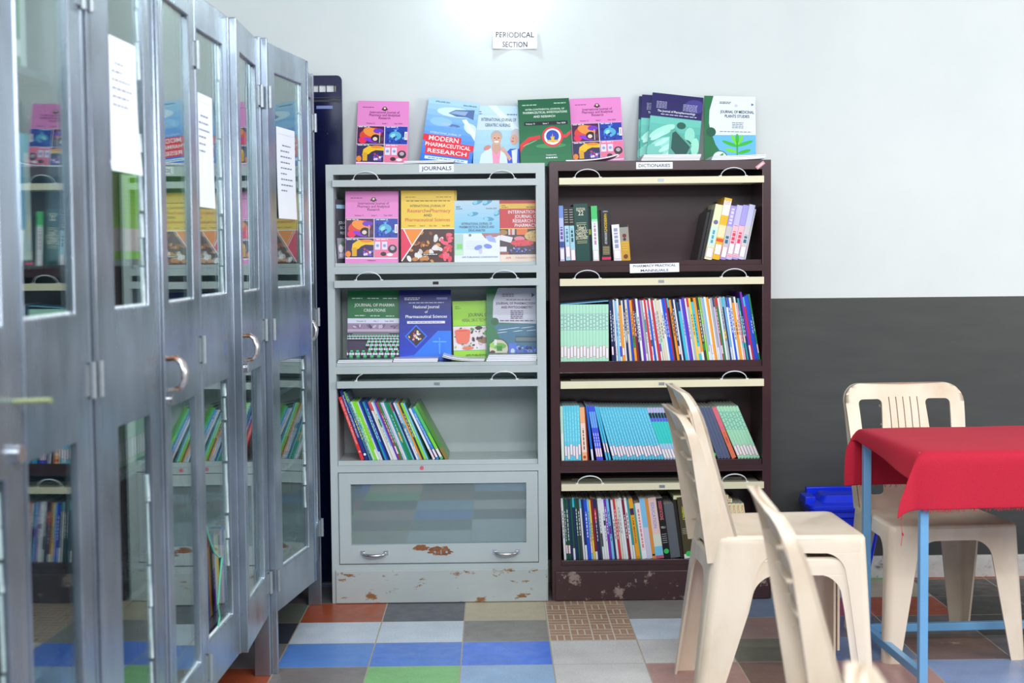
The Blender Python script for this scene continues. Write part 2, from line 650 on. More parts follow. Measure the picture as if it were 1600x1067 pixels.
def art_modern():
    a = Art(.207, .283)
    a.grad(0, 0, 1, 1, (26, 108, 226), (176, 216, 242), 12)
    a.ell(.55, .82, .36, .10, (210, 236, 250)); a.ell(.3, .66, .22, .09, (150, 200, 240))
    a.poly([(.42, .80), (.55, .86), (.92, .89), (.92, .74), (.80, .77), (.58, .76)], (86, 116, 170)); a.poly([(.45, .8), (.55, .845), (.8, .855), (.75, .79)], (150, 176, 214))
    a.ell(.56, .62, .12, .03, (96, 120, 176)); a.rect(.52, .50, .60, .61, (120, 170, 226)); a.ell(.40, .63, .1, .03, (170, 200, 236))
    a.ell(.9, .6, .16, .10, (206, 232, 250), -.5)
    a.poly([(.70, .72), (.78, .74), (1, .55), (1, .43)], (232, 244, 252))
    a.text('APRIL-JUNE 2024', .28, .945, .028, (50, 80, 120)); a.text('ISSN:2789-4070', .82, .93, .030, (40, 60, 90))
    a.text('INTERNATIONAL JOURNAL OF', .42, .475, .040, (220, 240, 252), width=.6)
    a.rect(.0, .36, .74, .455, (236, 34, 60)); a.rect(.05, .27, 1, .36, (236, 34, 60)); a.rect(.07, .165, .93, .28, (236, 34, 60))
    a.text('MODERN', .40, .372, .098, WH, width=.58)
    a.text('PHARMACEUTICAL', .50, .285, .080, WH, width=.88)
    a.text('RESEARCH', .50, .190, .085, WH, width=.76)
    a.rect(.08, .09, .92, .135, (226, 240, 252)); a.greek(.14, .85, .106, .014, (120, 150, 190), 8)
    a.rect(.0, 0, 1, .03, (20, 84, 200))
    return a


def art_geriatric():
    a = Art(.185, .258)
    a.grad(0, 0, 1, 1, (150, 200, 232), (196, 224, 244), 8)
    a.rect(0, .60, 1, .84, (204, 224, 240))
    a.poly([(.30, 1), (.48, 1), (1, .62), (1, .50)], (226, 240, 250))
    a.greek(.06, .16, .89, .014, (70, 84, 110), 2); a.greek(.06, .18, .855, .012, (70, 84, 110), 2); a.greek(.72, .94, .85, .014, (70, 84, 110), 3)
    a.text('INTERNATIONAL JOURNAL OF', .54, .745, .075, (40, 52, 80), width=.76)
    a.text('GERIATRIC NURSING', .52, .655, .075, (40, 52, 80), width=.55)
    # a grey haired couple
    a.poly([(.12, 0), (.17, .20), (.32, .30), (.56, .30), (.72, .2), (.8, 0)], (214, 230, 244))
    a.poly([(.44, 0), (.40, .30), (.60, .30), (.56, 0)], (242, 150, 186))
    a.poly([(.40, .28), (.41, .38), (.58, .38), (.60, .28), (.50, .20)], (206, 160, 140))
    a.ell(.50, .50, .125, .135, (178, 176, 172)); a.ell(.50, .455, .105, .135, (216, 168, 146)); a.ell(.50, .41, .05, .022, (250, 246, 244)); a.ell(.46, .47, .018, .01, BK); a.ell(.545, .47, .018, .01, BK); a.ell(.50, .445, .016, .024, (196, 140, 120))
    a.poly([(.76, 0), (.72, .24), (.80, .30), (1, .30), (1, 0)], (40, 84, 216)); a.poly([(.86, .05), (.83, .27), (.96, .30), (.95, .05)], (228, 234, 246))
    a.ell(.93, .52, .12, .15, (200, 196, 200)); a.ell(.885, .45, .085, .12, (222, 168, 150)); a.ell(.85, .42, .03, .012, (180, 80, 80)); a.ell(.86, .47, .014, .009, BK)
    a.ell(.30, .31, .085, .05, (206, 140, 126), .5)
    a.poly([(.62, .30), (.66, .32), (.84, .14), (.78, .10)], (214, 160, 144)); a.ell(.64, .29, .04, .06, (220, 170, 152))
    a.rect(.0, .0, .16, .05, (210, 100, 100))
    return a


def art_green():
    a = Art(.207, .283)
    a.grad(0, 0, 1, 1, (30, 120, 74), (22, 96, 62), 6)
    a.greek(.08, .36, .91, .012, (190, 226, 200), 3); a.greek(.7, .93, .925, .012, (190, 226, 200), 3)
    a.text('INTER-CONTINENTAL JOURNAL OF', .52, .835, .036, (220, 240, 224), width=.76)
    a.text('PHARMACEUTICAL INVESTIGATIONS', .52, .785, .046, (236, 246, 238), width=.86)
    a.text('AND RESEARCH', .50, .725, .046, (236, 246, 238), width=.42)
    a.rect(.10, .61, .95, .665, BK); a.text('Volume 13', .22, .625, .030, WH); a.text('Issue 1', .52, .625, .030, WH); a.text('Year 2024', .82, .625, .030, WH)
    a.poly([(0, .22), (.0, .33), (.18, .44), (.40, .46), (.40, .41), (.2, .38), (.06, .28)], (224, 48, 60))
    a.poly([(.74, .42), (.74, .45), (.9, .46), (1, .52), (1, .47), (.9, .41)], (224, 60, 70))
    a.ell(.6, .30, .3, .05, (60, 150, 90)); a.ell(.2, .35, .16, .01, (120, 190, 130), .4)
    a.circ(.64, .435, .205, (232, 48, 66), 26); a.circ(.64, .435, .165, (244, 244, 246), 26); a.circ(.64, .44, .125, (38, 76, 186), 26)
    a.poly([(.62, .36), (.60, .44), (.63, .43), (.64, .49), (.65, .43), (.68, .44), (.66, .36)], (236, 190, 60)); a.rect(.53, .355, .75, .385, (236, 190, 60))
    a.text('Published by', .6, .155, .028, WH, width=.2); a.greek(.49, .71, .115, .018, WH, 3)
    return a


def art_phyto():
    a = Art(.207, .283)
    a.grad(0, 0, 1, .66, (60, 150, 140), (110, 200, 184), 6)
    a.ell(.3, .22, .30, .17, (150, 220, 204), .5); a.ell(.26, .44, .28, .09, (170, 232, 214), .55); a.ell(.14, .14, .18, .14, (120, 200, 184)); a.ell(.80, .42, .1, .16, (150, 222, 200)); a.ell(.92, .26, .08, .18, (160, 230, 206)); a.ell(.62, .55, .09, .07, (40, 96, 84)); a.ell(.66, .10, .28, .10, (24, 76, 66)); a.ell(.74, .30, .10, .07, (40, 100, 88))
    for i in range(4):
        a.ell(.18 + .09 * i, .36 - .08 * i, .16, .045, (186, 240, 224), .62)
    a.poly([(.42, .47), (.50, .50), (.86, .27), (.80, .10), (.55, .02), (.42, .10)], (96, 170, 156)); a.poly([(.46, .43), (.52, .46), (.83, .25), (.77, .14), (.56, .12), (.46, .2)], (36, 84, 78))
    a.poly([(.46, .10), (.78, .13), (.74, .05), (.58, .01), (.48, .02)], (84, 40, 150)); a.ell(.6, .07, .1, .04, (190, 90, 60))
    a.rect(0, .655, 1, 1, (38, 28, 96)); a.ell(.85, .85, .2, .14, (70, 60, 140))
    for i in range(5):
        a.greek(.1, .3, .87 - .022 * i, .008, (190, 190, 220), 3); a.greek(.62, .9, .86 - .022 * i, .008, (190, 190, 220), 4)
    a.text('The Journal of Phytopharmacology', .5, .725, .044, WH, width=.74)
    a.greek(.2, .9, .685, .012, (200, 200, 226), 6)
    return a


def art_medicinal():
    a = Art(.207, .283)
    a.rect(0, 0, 1, 1, (44, 118, 74))
    a.poly([(.18, 1), (.10, .78), (.09, .6), (.12, .45), (.16, .40), (.22, .28), (.30, .18), (1, .13), (1, 1)], (232, 242, 250))
    a.poly([(.15, .415), (.22, .27), (.32, .16), (.40, .10), (1, .10), (1, .43)], (110, 190, 240)); a.rect(.3, .0, 1, .12, (90, 170, 120))
    a.circ(.13, .46, .095, (40, 96, 72))
    G1, G2 = (60, 190, 60), (120, 220, 70)
    for (dx, dy, r, an, c) in ((-.14, .16, .17, -.35, G1), (.15, .17, .17, .35, G1), (-.06, .22, .12, -1.1, G2), (.06, .22, .12, 1.1, G2), (-.12, .06, .12, -.25, G2), (.14, .05, .13, .3, G1), (0, .24, .1, 1.57, G1)):
        a.ell(.64 + dx, .13 + dy * 1, r, .035, c, an)
    a.rect(.625, .05, .655, .33, (70, 170, 60)); a.ell(.62, .07, .06, .05, (60, 200, 90))
    a.circ(.30, .07, .16, (60, 120, 86)); a.circ(.30, .07, .14, (232, 244, 240)); a.ell(.31, .10, .09, .025, (60, 160, 70), .8); a.ell(.27, .07, .08, .02, (60, 160, 70), -.7)
    a.greek(.3, .52, .905, .010, (80, 90, 100), 3); a.greek(.3, .5, .885, .010, (80, 90, 100), 3); a.circ(.62, .86, .03, (200, 210, 216)); a.poly([(.92, .90), (.92, .86), (.97, .88)], (40, 110, 190))
    a.text('JOURNAL OF MEDICINAL', .64, .745, .062, (36, 60, 70), width=.66)
    a.text('PLANTS STUDIES', .64, .680, .062, (36, 60, 70), width=.48)
    for i in range(4):
        a.greek(.54, .76, .60 - .025 * i, .009, (110, 120, 130), 3)
    a.greek(.3, .92, .465, .010, (130, 130, 130), 6)
    return a


def art_yellow():
    a = Art(.207, .283)
    a.rect(0, 0, 1, 1, (240, 200, 64))
    a.greek(.08, .28, .905, .008, (90, 70, 20), 3); a.greek(.66, .94, .905, .008, (90, 70, 20), 3); a.greek(.1, .92, .85, .011, (70, 56, 20), 8)
    a.text('INTERNATIONAL JOURNAL OF', .5, .772, .046, (60, 46, 20), width=.66)
    a.text('Research', .30, .698, .070, (206, 84, 50), width=.36); a.text('IN', .515, .700, .040, (60, 40, 20)); a.text('Pharmacy', .74, .698, .070, (206, 84, 50), width=.38)
    a.text('AND', .5, .640, .052, (60, 46, 20)); a.text('Pharmaceutical Sciences', .5, .575, .064, (206, 84, 50), width=.84)
    for x, t_ in ((.2, 'Volume 9'), (.4, 'Issue 4'), (.6, 'Oct - Dec'), (.84, 'Year 2024')):
        a.text(t_, x, .505, .026, (70, 50, 20))
    a.rect(0, 0, 1, .465, (70, 30, 24)); a.rect(0, .468, 1, .478, WH)
    blobs(a, .15, .0, 1, .46, [(150, 80, 40), (210, 140, 60), (90, 40, 30)], 20, .03, .06, .7)
    blobs(a, .05, .0, .66, .20, [(232, 228, 226), (214, 206, 206), (240, 240, 240), (200, 130, 60)], 14, .05, .07, .62)
    blobs(a, .52, .15, .82, .42, [(232, 228, 226), (222, 214, 214)], 7, .05, .07, .62)
    blobs(a, .70, .0, 1.0, .44, [(232, 60, 90), (240, 90, 120), (214, 44, 70)], 22, .045, .065, .58)
    blobs(a, .1, .2, .55, .45, [(176, 96, 40), (220, 160, 70), (110, 50, 30)], 14, .03, .05, .55)
    a.poly([(0, .465), (0, .04), (.21, .235), (.05, .465)], (232, 50, 90)); a.poly([(.05, .465), (.42, .465), (.21, .235)], (244, 140, 40))
    for p in ([(.04, .465), (.06, .465), (.215, .23), (.20, .23)], [(.41, .465), (.43, .465), (.02, .02), (.0, .03)]):
        a.poly(p, WH)
    a.rect(.40, .105, .70, .13, (40, 40, 46)); a.greek(.42, .68, .112, .010, WH, 4)
    return a


def art_drug():
    a = Art(.178, .243)
    a.grad(0, .46, 1, 1, (110, 190, 226), (176, 206, 226), 8); a.rect(0, 0, 1, .47, (222, 230, 244))
    for (x, y, an) in ((.42, .78, .15), (.76, .70, -.1), (.52, .97, .3), (.98, .80, .6), (.74, .97, .5)):
        a.ell(x, y, .12, .045, (60, 150, 190), an); a.ell(x - .05, y, .05, .04, (130, 200, 226), an)
    a.ell(.40, .80, .2, .1, (196, 220, 232)) if False else None
    a.greek(.05, .14, .89, .015, (60, 80, 100), 2); a.greek(.05, .18, .86, .012, (60, 80, 100), 2); a.text('Oct-Dec 2024', .82, .86, .03, (50, 60, 80))
    a.text('INTERNATIONAL JOURNAL OF', .5, .605, .055, (60, 70, 100), width=.66)
    a.text('PHARMACEUTICAL SCIENCES AND', .5, .553, .055, (60, 70, 100), width=.76)
    a.text('DRUG ANALYSIS', .5, .500, .055, (60, 70, 100), width=.36)
    a.rect(0, .12, .2, .46, (170, 206, 200)); a.rect(.06, .22, .18, .30, (120, 206, 110)); a.rect(.02, .12, .2, .2, (190, 226, 190))
    a.poly([(.60, .47), (.68, .39), (.92, .41), (1, .44), (1, .47)], (170, 110, 110)); a.poly([(.68, .42), (.76, .34), (.92, .32), (.9, .38), (.8, .44)], (150, 170, 236))
    a.ell(.53, .24, .09, .05, (120, 140, 226), .3); a.ell(.74, .26, .09, .05, (110, 130, 220), -.2); a.ell(.58, .18, .035, .06, (200, 190, 236)); a.ell(.35, .44, .03, .03, (90, 140, 120))
    for i in range(5):
        a.rect(.26, .34 - .03 * i, .70, .342 - .03 * i, (150, 180, 200))
    a.text('APR PUBLISHING CORPORATION', .56, .075, .034, (110, 130, 170), width=.78)
    return a


def art_red():
    a = Art(.178, .243)
    a.rect(0, 0, 1, 1, (206, 18, 34)); a.rect(0, .865, 1, .945, (236, 190, 30)); a.greek(.06, .14, .91, .012, (90, 60, 20), 2); a.greek(.06, .2, .88, .012, (90, 60, 20), 2); a.greek(.6, .9, .88, .014, (90, 50, 20), 3)
    a.text('INTERNATIONAL', .56, .785, .075, WH, width=.72); a.text('JOURNAL OF', .60, .712, .075, WH, width=.52); a.text('RESEARCH IN', .58, .640, .075, WH, width=.56); a.text('PHARMACY', .58, .568, .075, WH, width=.48)
    a.rect(0, .535, 1, .548, (240, 200, 50)); a.rect(0, .12, 1, .535, (50, 36, 40))
    a.ell(.08, .48, .1, .06, (170, 120, 60)); a.rect(.2, .44, .34, .535, (220, 200, 200)); a.rect(.24, .44, .28, .535, (220, 60, 60)); a.rect(.38, .44, .62, .535, (240, 110, 40)); a.ell(.85, .42, .3, .13, (222, 186, 110))
    a.poly([(.0, .43), (.05, .44), (.30, .40), (.26, .31), (.0, .36)], (236, 226, 236)); a.ell(.44, .38, .12, .05, (240, 130, 150)); a.ell(.50, .31, .26, .07, (232, 50, 76)); a.rect(0, .17, .16, .25, (236, 226, 236)); a.rect(0, .12, .2, .17, (150, 80, 60))
    blobs(a, .25, .24, .78, .36, [(250, 90, 110), (200, 30, 60)], 26, .008, .016); blobs(a, .62, .34, 1, .5, [(240, 210, 140), (190, 140, 70)], 26, .01, .018)
    blobs(a, .2, .13, .98, .24, [(60, 90, 200), (180, 190, 240), (90, 60, 160), (120, 110, 220)], 30, .012, .026)
    a.rect(0, 0, 1, .12, (236, 216, 200)); a.text('APR', .2, .05, .05, (220, 60, 70)); a.text('PUBLISHING CORPORATION', .66, .055, .034, (220, 80, 80), width=.62)
    return a


def art_creations():
    a = Art(.205, .28)
    a.rect(0, 0, 1, 1, (16, 112, 60)); a.greek(.08, .28, .885, .010, WH, 2); a.greek(.38, .6, .885, .010, WH, 2); a.greek(.68, .95, .885, .010, WH, 2)
    a.text('JOURNAL OF PHARMA', .52, .775, .060, (226, 240, 230), width=.78); a.text('CREATIONS', .52, .700, .058, (226, 240, 230), width=.42)
    a.greek(.14, .34, .638, .012, (200, 226, 206), 2); a.greek(.44, .62, .635, .012, (200, 226, 206), 2); a.greek(.74, .9, .632, .012, (200, 226, 206), 2)
    a.rect(0, .535, 1, .605, (214, 214, 236)); a.text('Volume 13', .26, .555, .030, BK); a.text('No. 1', .55, .555, .030, BK); a.text('Year 2024', .8, .555, .030, BK)
    a.rect(0, 0, 1, .535, (60, 50, 80)); a.rect(0, .40, 1, .535, (150, 130, 160)); a.rect(0, .42, 1, .45, (190, 170, 196)); a.rect(.1, .36, .8, .41, (110, 110, 120)); blobs(a, 0, .45, 1, .53, [(120, 100, 130), (200, 180, 210), (80, 66, 90)], 24, .02, .05, .5)
    y, r = .37, .022
    while y > .02:
        x = random.uniform(-r, 0)
        while x < 1:
            if not (x < .38 and .20 < y < .33):
                a.ell(x, y - r * .9, r * 1.05, r * .75, (226, 216, 240)); a.ell(x, y - r * 1.5, r * .95, r * .5, (34, 26, 50)); a.ell(x, y - r * .3, r * .62, r * .55, (24, 150, 90)); a.ell(x, y, r * .6, r * .3, (70, 200, 130))
            x += r * 2.35
        y -= r * 1.5
        r *= 1.17
    return a


def art_national():
    a = Art(.205, .28)
    a.grad(0, 0, 1, 1, (18, 60, 206), (10, 22, 110), 10)
    a.poly([(0, 0), (0, .06), (.28, .08), (.74, .42), (1, .42), (1, 0)], (24, 120, 240))
    a.greek(.1, .4, .885, .009, WH, 4); a.greek(.1, .38, .862, .009, WH, 4); a.rect(.72, .865, .93, .895, (120, 130, 200)); a.greek(.18, .86, .815, .010, (200, 210, 240), 7)
    a.text('National Journal', .52, .742, .060, WH, width=.50); a.text('of', .52, .675, .050, WH); a.text('Pharmaceutical Sciences', .52, .605, .060, WH, width=.80)
    a.rect(.15, .525, .88, .560, (232, 232, 250)); a.greek(.19, .82, .538, .010, (120, 110, 190), 7)
    a.poly([(.32, .18), (.10, .345), (.32, .51), (.54, .345)], (40, 110, 240)); a.poly([(.32, .205), (.14, .345), (.32, .485), (.50, .345)], (50, 30, 40))
    for i in range(34):
        u, v = random.uniform(-.15, .15), random.uniform(-.12, .12)
        if abs(u) / .16 + abs(v) / .13 < .9:
            a.ell(.32 + u, .345 + v, .025, .016, random.choice([(220, 60, 50), (240, 200, 80), (210, 190, 220), (90, 50, 120), (236, 236, 240)]), random.uniform(0, 3))
    c = (90, 176, 250)
    a.rect(.765, .09, .78, .30, c); a.ell(.70, .265, .07, .014, c); a.ell(.845, .265, .07, .014, c); a.circ(.772, .31, .016, c)
    for i in range(5):
        a.ell(.772, .23 - .03 * i, .03 - .003 * i, .012, c); a.ell(.772, .23 - .03 * i, .018 - .002 * i, .006, (24, 120, 240))
    a.greek(.36, .64, .035, .012, (210, 226, 250), 4)
    return a


def art_herbal():
    a = Art(.165, .235)
    a.rect(0, 0, 1, 1, (156, 220, 30)); a.greek(.06, .16, .90, .013, (70, 100, 20), 2); a.greek(.06, .2, .87, .012, (70, 100, 20), 2)
    a.text('JOURNAL OF', .62, .735, .080, (30, 60, 30), width=.50); a.text('HERBAL DRUG TECHNOLOGY', .62, .645, .075, (70, 84, 20), width=1.06 if False else .80)
    a.rect(0, .16, 1, .575, (240, 226, 232)); a.rect(0, .57, 1, .58, (60, 170, 70)); a.rect(0, .155, 1, .165, (60, 190, 120))
    blobs(a, 0, .17, 1, .57, [(60, 150, 60), (40, 110, 50), (150, 210, 120), (220, 200, 210), (60, 40, 60)], 60, .02, .055, .6)
    a.ell(.72, .33, .13, .075, (150, 110, 70)); a.ell(.35, .20, .14, .04, (236, 120, 90)); a.ell(.86, .45, .12, .08, (70, 180, 80)); a.ell(.62, .54, .09, .04, (30, 30, 36)); a.ell(.96, .54, .06, .04, (230, 90, 60))
    a.poly([(.04, .50), (.08, .31), (.14, .275), (.32, .275), (.38, .31), (.42, .50)], (240, 112, 84)); a.ell(.23, .50, .19, .035, (250, 150, 130)); a.ell(.23, .495, .165, .025, (236, 80, 70))
    for i in range(6):
        a.ell(random.uniform(.45, .7), random.uniform(.33, .5), .04, .025, (60, 30, 70), random.uniform(0, 3))
    a.text('APR PUBLISHING CO', .62, .065, .040, (70, 120, 30), width=.66)
    return a


def art_pharmacog():
    a = Art(.208, .285)
    a.rect(0, 0, 1, 1, (52, 128, 84))
    a.poly([(.22, 1), (.13, .82), (.12, .60), (.15, .52), (1, .50), (1, 1)], (224, 222, 238))
    a.poly([(.14, .49), (.24, .32), (.30, .20), (.46, .10), (1, .08), (1, .50)], (70, 128, 160)); a.rect(.34, .0, 1, .14, (90, 130, 160))
    a.circ(.16, .53, .075, (40, 104, 66))
    for (x, y, r) in ((.32, .42, .11), (.52, .44, .12), (.78, .45, .13), (.3, .38, .1), (.6, .40, .1), (.86, .41, .1)):
        a.ell(x, y, r, .006, (236, 246, 250), .12)
    a.rect(.55, .24, 1, .33, (70, 90, 110)); a.rect(.56, .26, .98, .31, (120, 140, 150)); blobs(a, .42, .05, 1, .22, [(50, 90, 210), (150, 180, 240), (90, 120, 220), (30, 50, 120)], 44, .015, .04)
    a.poly([(.40, .10), (.43, .23), (.58, .23), (.56, .08)], (90, 130, 240)); a.ell(.5, .12, .04, .05, (220, 230, 250))
    a.circ(.235, .15, .195, (70, 90, 80), 26); a.circ(.235, .15, .175, (226, 214, 196), 26); a.ell(.24, .19, .14, .06, (120, 190, 80)); a.rect(.20, .12, .30, .19, (60, 150, 60)); a.ell(.12, .2, .06, .05, (160, 220, 90)); a.ell(.25, .07, .12, .04, (226, 180, 170)); a.rect(.15, .20, .20, .28, (240, 240, 240)); a.ell(.12, .1, .05, .04, (90, 60, 50))
    a.greek(.30, .52, .905, .009, (90, 80, 120), 3); a.greek(.30, .52, .88, .009, (90, 80, 120), 3); a.poly([(.86, .93), (.86, .87), (.92, .90)], (50, 90, 150)); a.greek(.38, .86, .83, .010, (120, 100, 150), 6)
    a.text('JOURNAL OF PHARMACOGNOSY', .60, .770, .046, (96, 60, 110), width=.84); a.text('AND PHYTOCHEMISTRY', .58, .715, .046, (96, 60, 110), width=.60)
    for i in range(5):
        a.greek(.46, .70, .675 - .025 * i, .010, (110, 90, 130), 3)
    a.greek(.26, .92, .54, .010, (120, 100, 130), 6)
    return a


def art_side():
    a = Art(.185, .25)
    a.rect(0, 0, 1, 1, (62, 66, 74)); a.rect(.1, .86, .5, .92, (150, 190, 214))
    a.text('JOURNAL OF', .5, .62, .06, (206, 206, 216), width=.7); a.text('SCIENCES', .5, .54, .06, (206, 206, 216), width=.6); a.text('RESEARCH', .5, .46, .06, (206, 206, 216), width=.6)
    a.rect(.06, .08, .9, .40, (150, 150, 164)); blobs(a, .08, .09, .88, .39, [(200, 190, 214), (110, 130, 130), (90, 140, 100), (226, 220, 232)], 24, .04, .09)
    return a


def journal(label, art, X, Y, Z, lean=15, roll=0, yaw=0, t=.006, cover=None, group=None, sticker=True):
    """a standing magazine: bottom centre at X, Y, Z; leans back and rolls about its own face"""
    w, h = art.w, art.h
    mb = MB()
    cv = cover or art.items[0][2]
    mb.box(-w / 2, w / 2, 0, .0006, 0, h, cv)
    mb.box(-w / 2 + .0005, w / 2 - .0015, .0006, t - .0006, .001, h - .001, (236, 238, 242))
    mb.box(-w / 2, w / 2, t - .0006, t, 0, h, cv)
    o = mb.build('journal', M['printed'])
    c = MB()
    art.into(c, lambda x, y, z: (x - w / 2, -z, y))
    k = c.build('cover_print', M['printed'], o)
    o.location = (X, Y, Z)
    R = Matrix.Rotation(math.radians(yaw), 4, 'Z') @ Matrix.Rotation(-math.radians(lean), 4, 'X') @ Matrix.Rotation(math.radians(roll), 4, 'Y')
    o.rotation_euler = R.to_euler()
    tag(o, label, 'magazine', group)
    return o


# ------------------------------------------------------------------ books
_bk = {}


def book_mesh(t, h, d, col, deco):
    mb = MB()
    pg = (232, 232, 226)
    cv = .0008
    mb.box(0, cv, 0, d, 0, h, col)
    mb.box(t - cv, t, 0, d, 0, h, col)
    e = min(.0012, t * .12)
    # spine, its corners eased
    mb.add([(0, e, 0), (e, 0, 0), (t - e, 0, 0), (t, e, 0), (0, e, h), (e, 0, h), (t - e, 0, h), (t, e, h), (0, e + cv, 0), (t, e + cv, 0), (0, e + cv, h), (t, e + cv, h)],
           [(0, 1, 5, 4), (1, 2, 6, 5), (2, 3, 7, 6), (4, 5, 6, 7, 11, 10), (0, 8, 9, 3, 2, 1)], col)
    mb.box(cv, t - cv, e + cv, d - .002, .001, h - .0015, pg)
    lv = 0
    for it in deco:
        lv += 1
        y = -.00012 * lv
        if it[0] == 'band':
            _, z0, z1, c = it
            mb.add([(e * .6, y, z0 * h), (t - e * .6, y, z0 * h), (t - e * .6, y, z1 * h), (e * .6, y, z1 * h)], [(0, 1, 2, 3)], c)
        elif it[0] == 'dash':
            _, z0, z1, c, wd = it
            z = z0
            while z < z1:
                l = random.uniform(.006, .016) / h
                g = t * (1 - wd) / 2
                mb.add([(g, y, z * h), (t - g, y, z * h), (t - g, y, min(z + l, z1) * h), (g, y, min(z + l, z1) * h)], [(0, 1, 2, 3)], c)
                z += l + .004 / h
        elif it[0] == 'lines':
            _, z0, z1, c, n = it
            for q in range(n):
                z = z0 + (z1 - z0) * q / max(1, n - 1)
                g = t * .15
                mb.add([(g, y, z * h), (t - g, y, z * h), (t - g, y, z * h + .0016), (g, y, z * h + .0016)], [(0, 1, 2, 3)], c)
        elif it[0] == 'vtext':
            _, st, z0, z1, c, frac = it
            vs, fs, x0, x1 = text_tris(st)
            L = (z1 - z0) * h
            sc = L / (x1 - x0)
            hh = t * frac
            # reads from top to bottom
            mb.add([(t / 2 + (v[1] - .35) * hh * 1.35, y, z1 * h - (v[0] - x0) * sc) for v in vs], fs, c)
        elif it[0] == 'htext':
            _, st, z, sz, c, frac = it
            vs, fs, x0, x1 = text_tris(st)
            sc = t * frac / (x1 - x0)
            mb.add([(t / 2 + (v[0] - (x0 + x1) / 2) * sc, y, z * h + v[1] * sz) for v in vs], fs, c)
        elif it[0] == 'dot':
            _, z, r, c = it
            mb.add([(t / 2 + r * math.cos(a * PI / 6), y, z * h + r * math.sin(a * PI / 6)) for a in range(12)], [tuple(range(12))], c)
    return mb


def book(t, h, d, col, deco=(), sticker=None, name='book'):
    """a book standing with its spine to -y, its front bottom left corner at the origin"""
    key = (round(t, 4), round(h, 3), d, col, repr(deco), sticker, name)
    if key in _bk:
        return copy_tree(_bk[key])
    o = book_mesh(t, h, d, col, deco).build(name, M['printed'])
    if sticker:
        z0, z1 = sticker
        s = MB()
        g = t * .08
        y = -.0009
        s.add([(g, y, z0 * h), (t - g, y, z0 * h), (t - g, y, z1 * h), (g, y, z1 * h)], [(0, 1, 2, 3)], (226, 90, 110))
        b = .0011
        s.add([(g + b * .8, y - .0002, z0 * h + b), (t - g - b * .8, y - .0002, z0 * h + b), (t - g - b * .8, y - .0002, z1 * h - b), (g + b * .8, y - .0002, z1 * h - b)], [(0, 1, 2, 3)], (238, 238, 246))
        k = s.build('spine_label', M['printed'], o)
    _bk[key] = o
    return o


def pack(row, x0, x1):
    """lean angles given, thicknesses scaled so that the row fills x0..x1; returns the bottom left corners"""
    def run(s):
        xs, x, p = [], x0, None
        for b in row:
            t, h, th = b['t'] * s, b['h'], math.radians(b['th'])
            if p is None:
                x = x0 + max(0, h * math.sin(th))
            else:
                pt, ph, pth = p
                zm = min(h * math.cos(th), ph * math.cos(pth))
                x = x + pt / math.cos(pth) + max(0, zm * (math.tan(th) - math.tan(pth))) + .0003 + b.get('gap', 0)
                if th < pth:
                    x += 0
            xs.append(x)
            p = (t, h, th)
        return xs, x + p[0] / math.cos(p[2])
    lo, hi = .2, 3.0
    for _ in range(40):
        s = (lo + hi) / 2
        if run(s)[1] > x1:
            hi = s
        else:
            lo = s
    return run(lo)[0], lo


ORD = ['first', 'second', 'third', 'fourth', 'fifth', 'sixth', 'seventh', 'eighth', 'ninth', 'tenth', 'eleventh', 'twelfth', 'thirteenth', 'fourteenth', 'fifteenth', 'sixteenth', 'seventeenth', 'eighteenth', 'nineteenth', 'twentieth']


def lay_row(row, x0, x1, z, y, group, where, T=None):
    """build every book of a row; T maps row space to the world"""
    T = T or Matrix.Identity(4)
    xs, s = pack(row, x0, x1)
    seen = {}
    tot = {}
    for b in row:
        if 'label' not in b:
            tot[b['cn']] = tot.get(b['cn'], 0) + 1
    for b, x in zip(row, xs):
        t = b['t'] * s
        o = book(t, b['h'], b.get('d', .2), b['col'], tuple(b.get('deco', ())), b.get('st'))
        th = math.radians(b['th'])
        mt = T @ Matrix.Translation((x, y + b.get('dy', 0), z + .0004)) @ Matrix.Rotation(-th, 4, 'Y')
        if th < 0:
            mt = T @ Matrix.Translation((x, y + b.get('dy', 0), z + .0004 + t * math.sin(-th))) @ Matrix.Rotation(-th, 4, 'Y')
        o.location, o.rotation_euler = mt.to_translation(), mt.to_euler()
        for kk in list(o.keys()):
            del o[kk]
        if 'label' in b:
            lab = b['label']
            g = b.get('g', group)
        else:
            n = seen.get(b['cn'], 0)
            seen[b['cn']] = n + 1
            kind = 'thick' if b['t'] > .017 else 'thin'
            if tot[b['cn']] == 1:
                lab = 'the only %s spine among the %s books %s' % (b['cn'], kind, where)
            else:
                lab = '%s %s spine from the left, %s book %s' % (ORD[n], b['cn'], kind, where)
            g = group
        tag(o, lab, 'book', g)


PAL = {
    'white': (232, 236, 240), 'grey': (176, 184, 188), 'orange': (242, 158, 44), 'navy': (24, 44, 96), 'red': (214, 44, 60), 'blue': (34, 84, 220), 'maroon': (132, 30, 50),
    'purple': (120, 50, 190), 'light blue': (130, 196, 238), 'pink': (244, 170, 190), 'black': (26, 26, 32), 'beige': (222, 212, 192), 'teal': (40, 160, 170), 'yellow': (244, 206, 70),
    'dark green': (20, 84, 66), 'cyan': (60, 196, 222), 'lilac': (206, 190, 232), 'lime': (142, 224, 50), 'mint': (176, 232, 200), 'green': (30, 140, 84), 'peach': (246, 196, 160), 'brown': (150, 84, 60), 'charcoal': (60, 62, 66)}


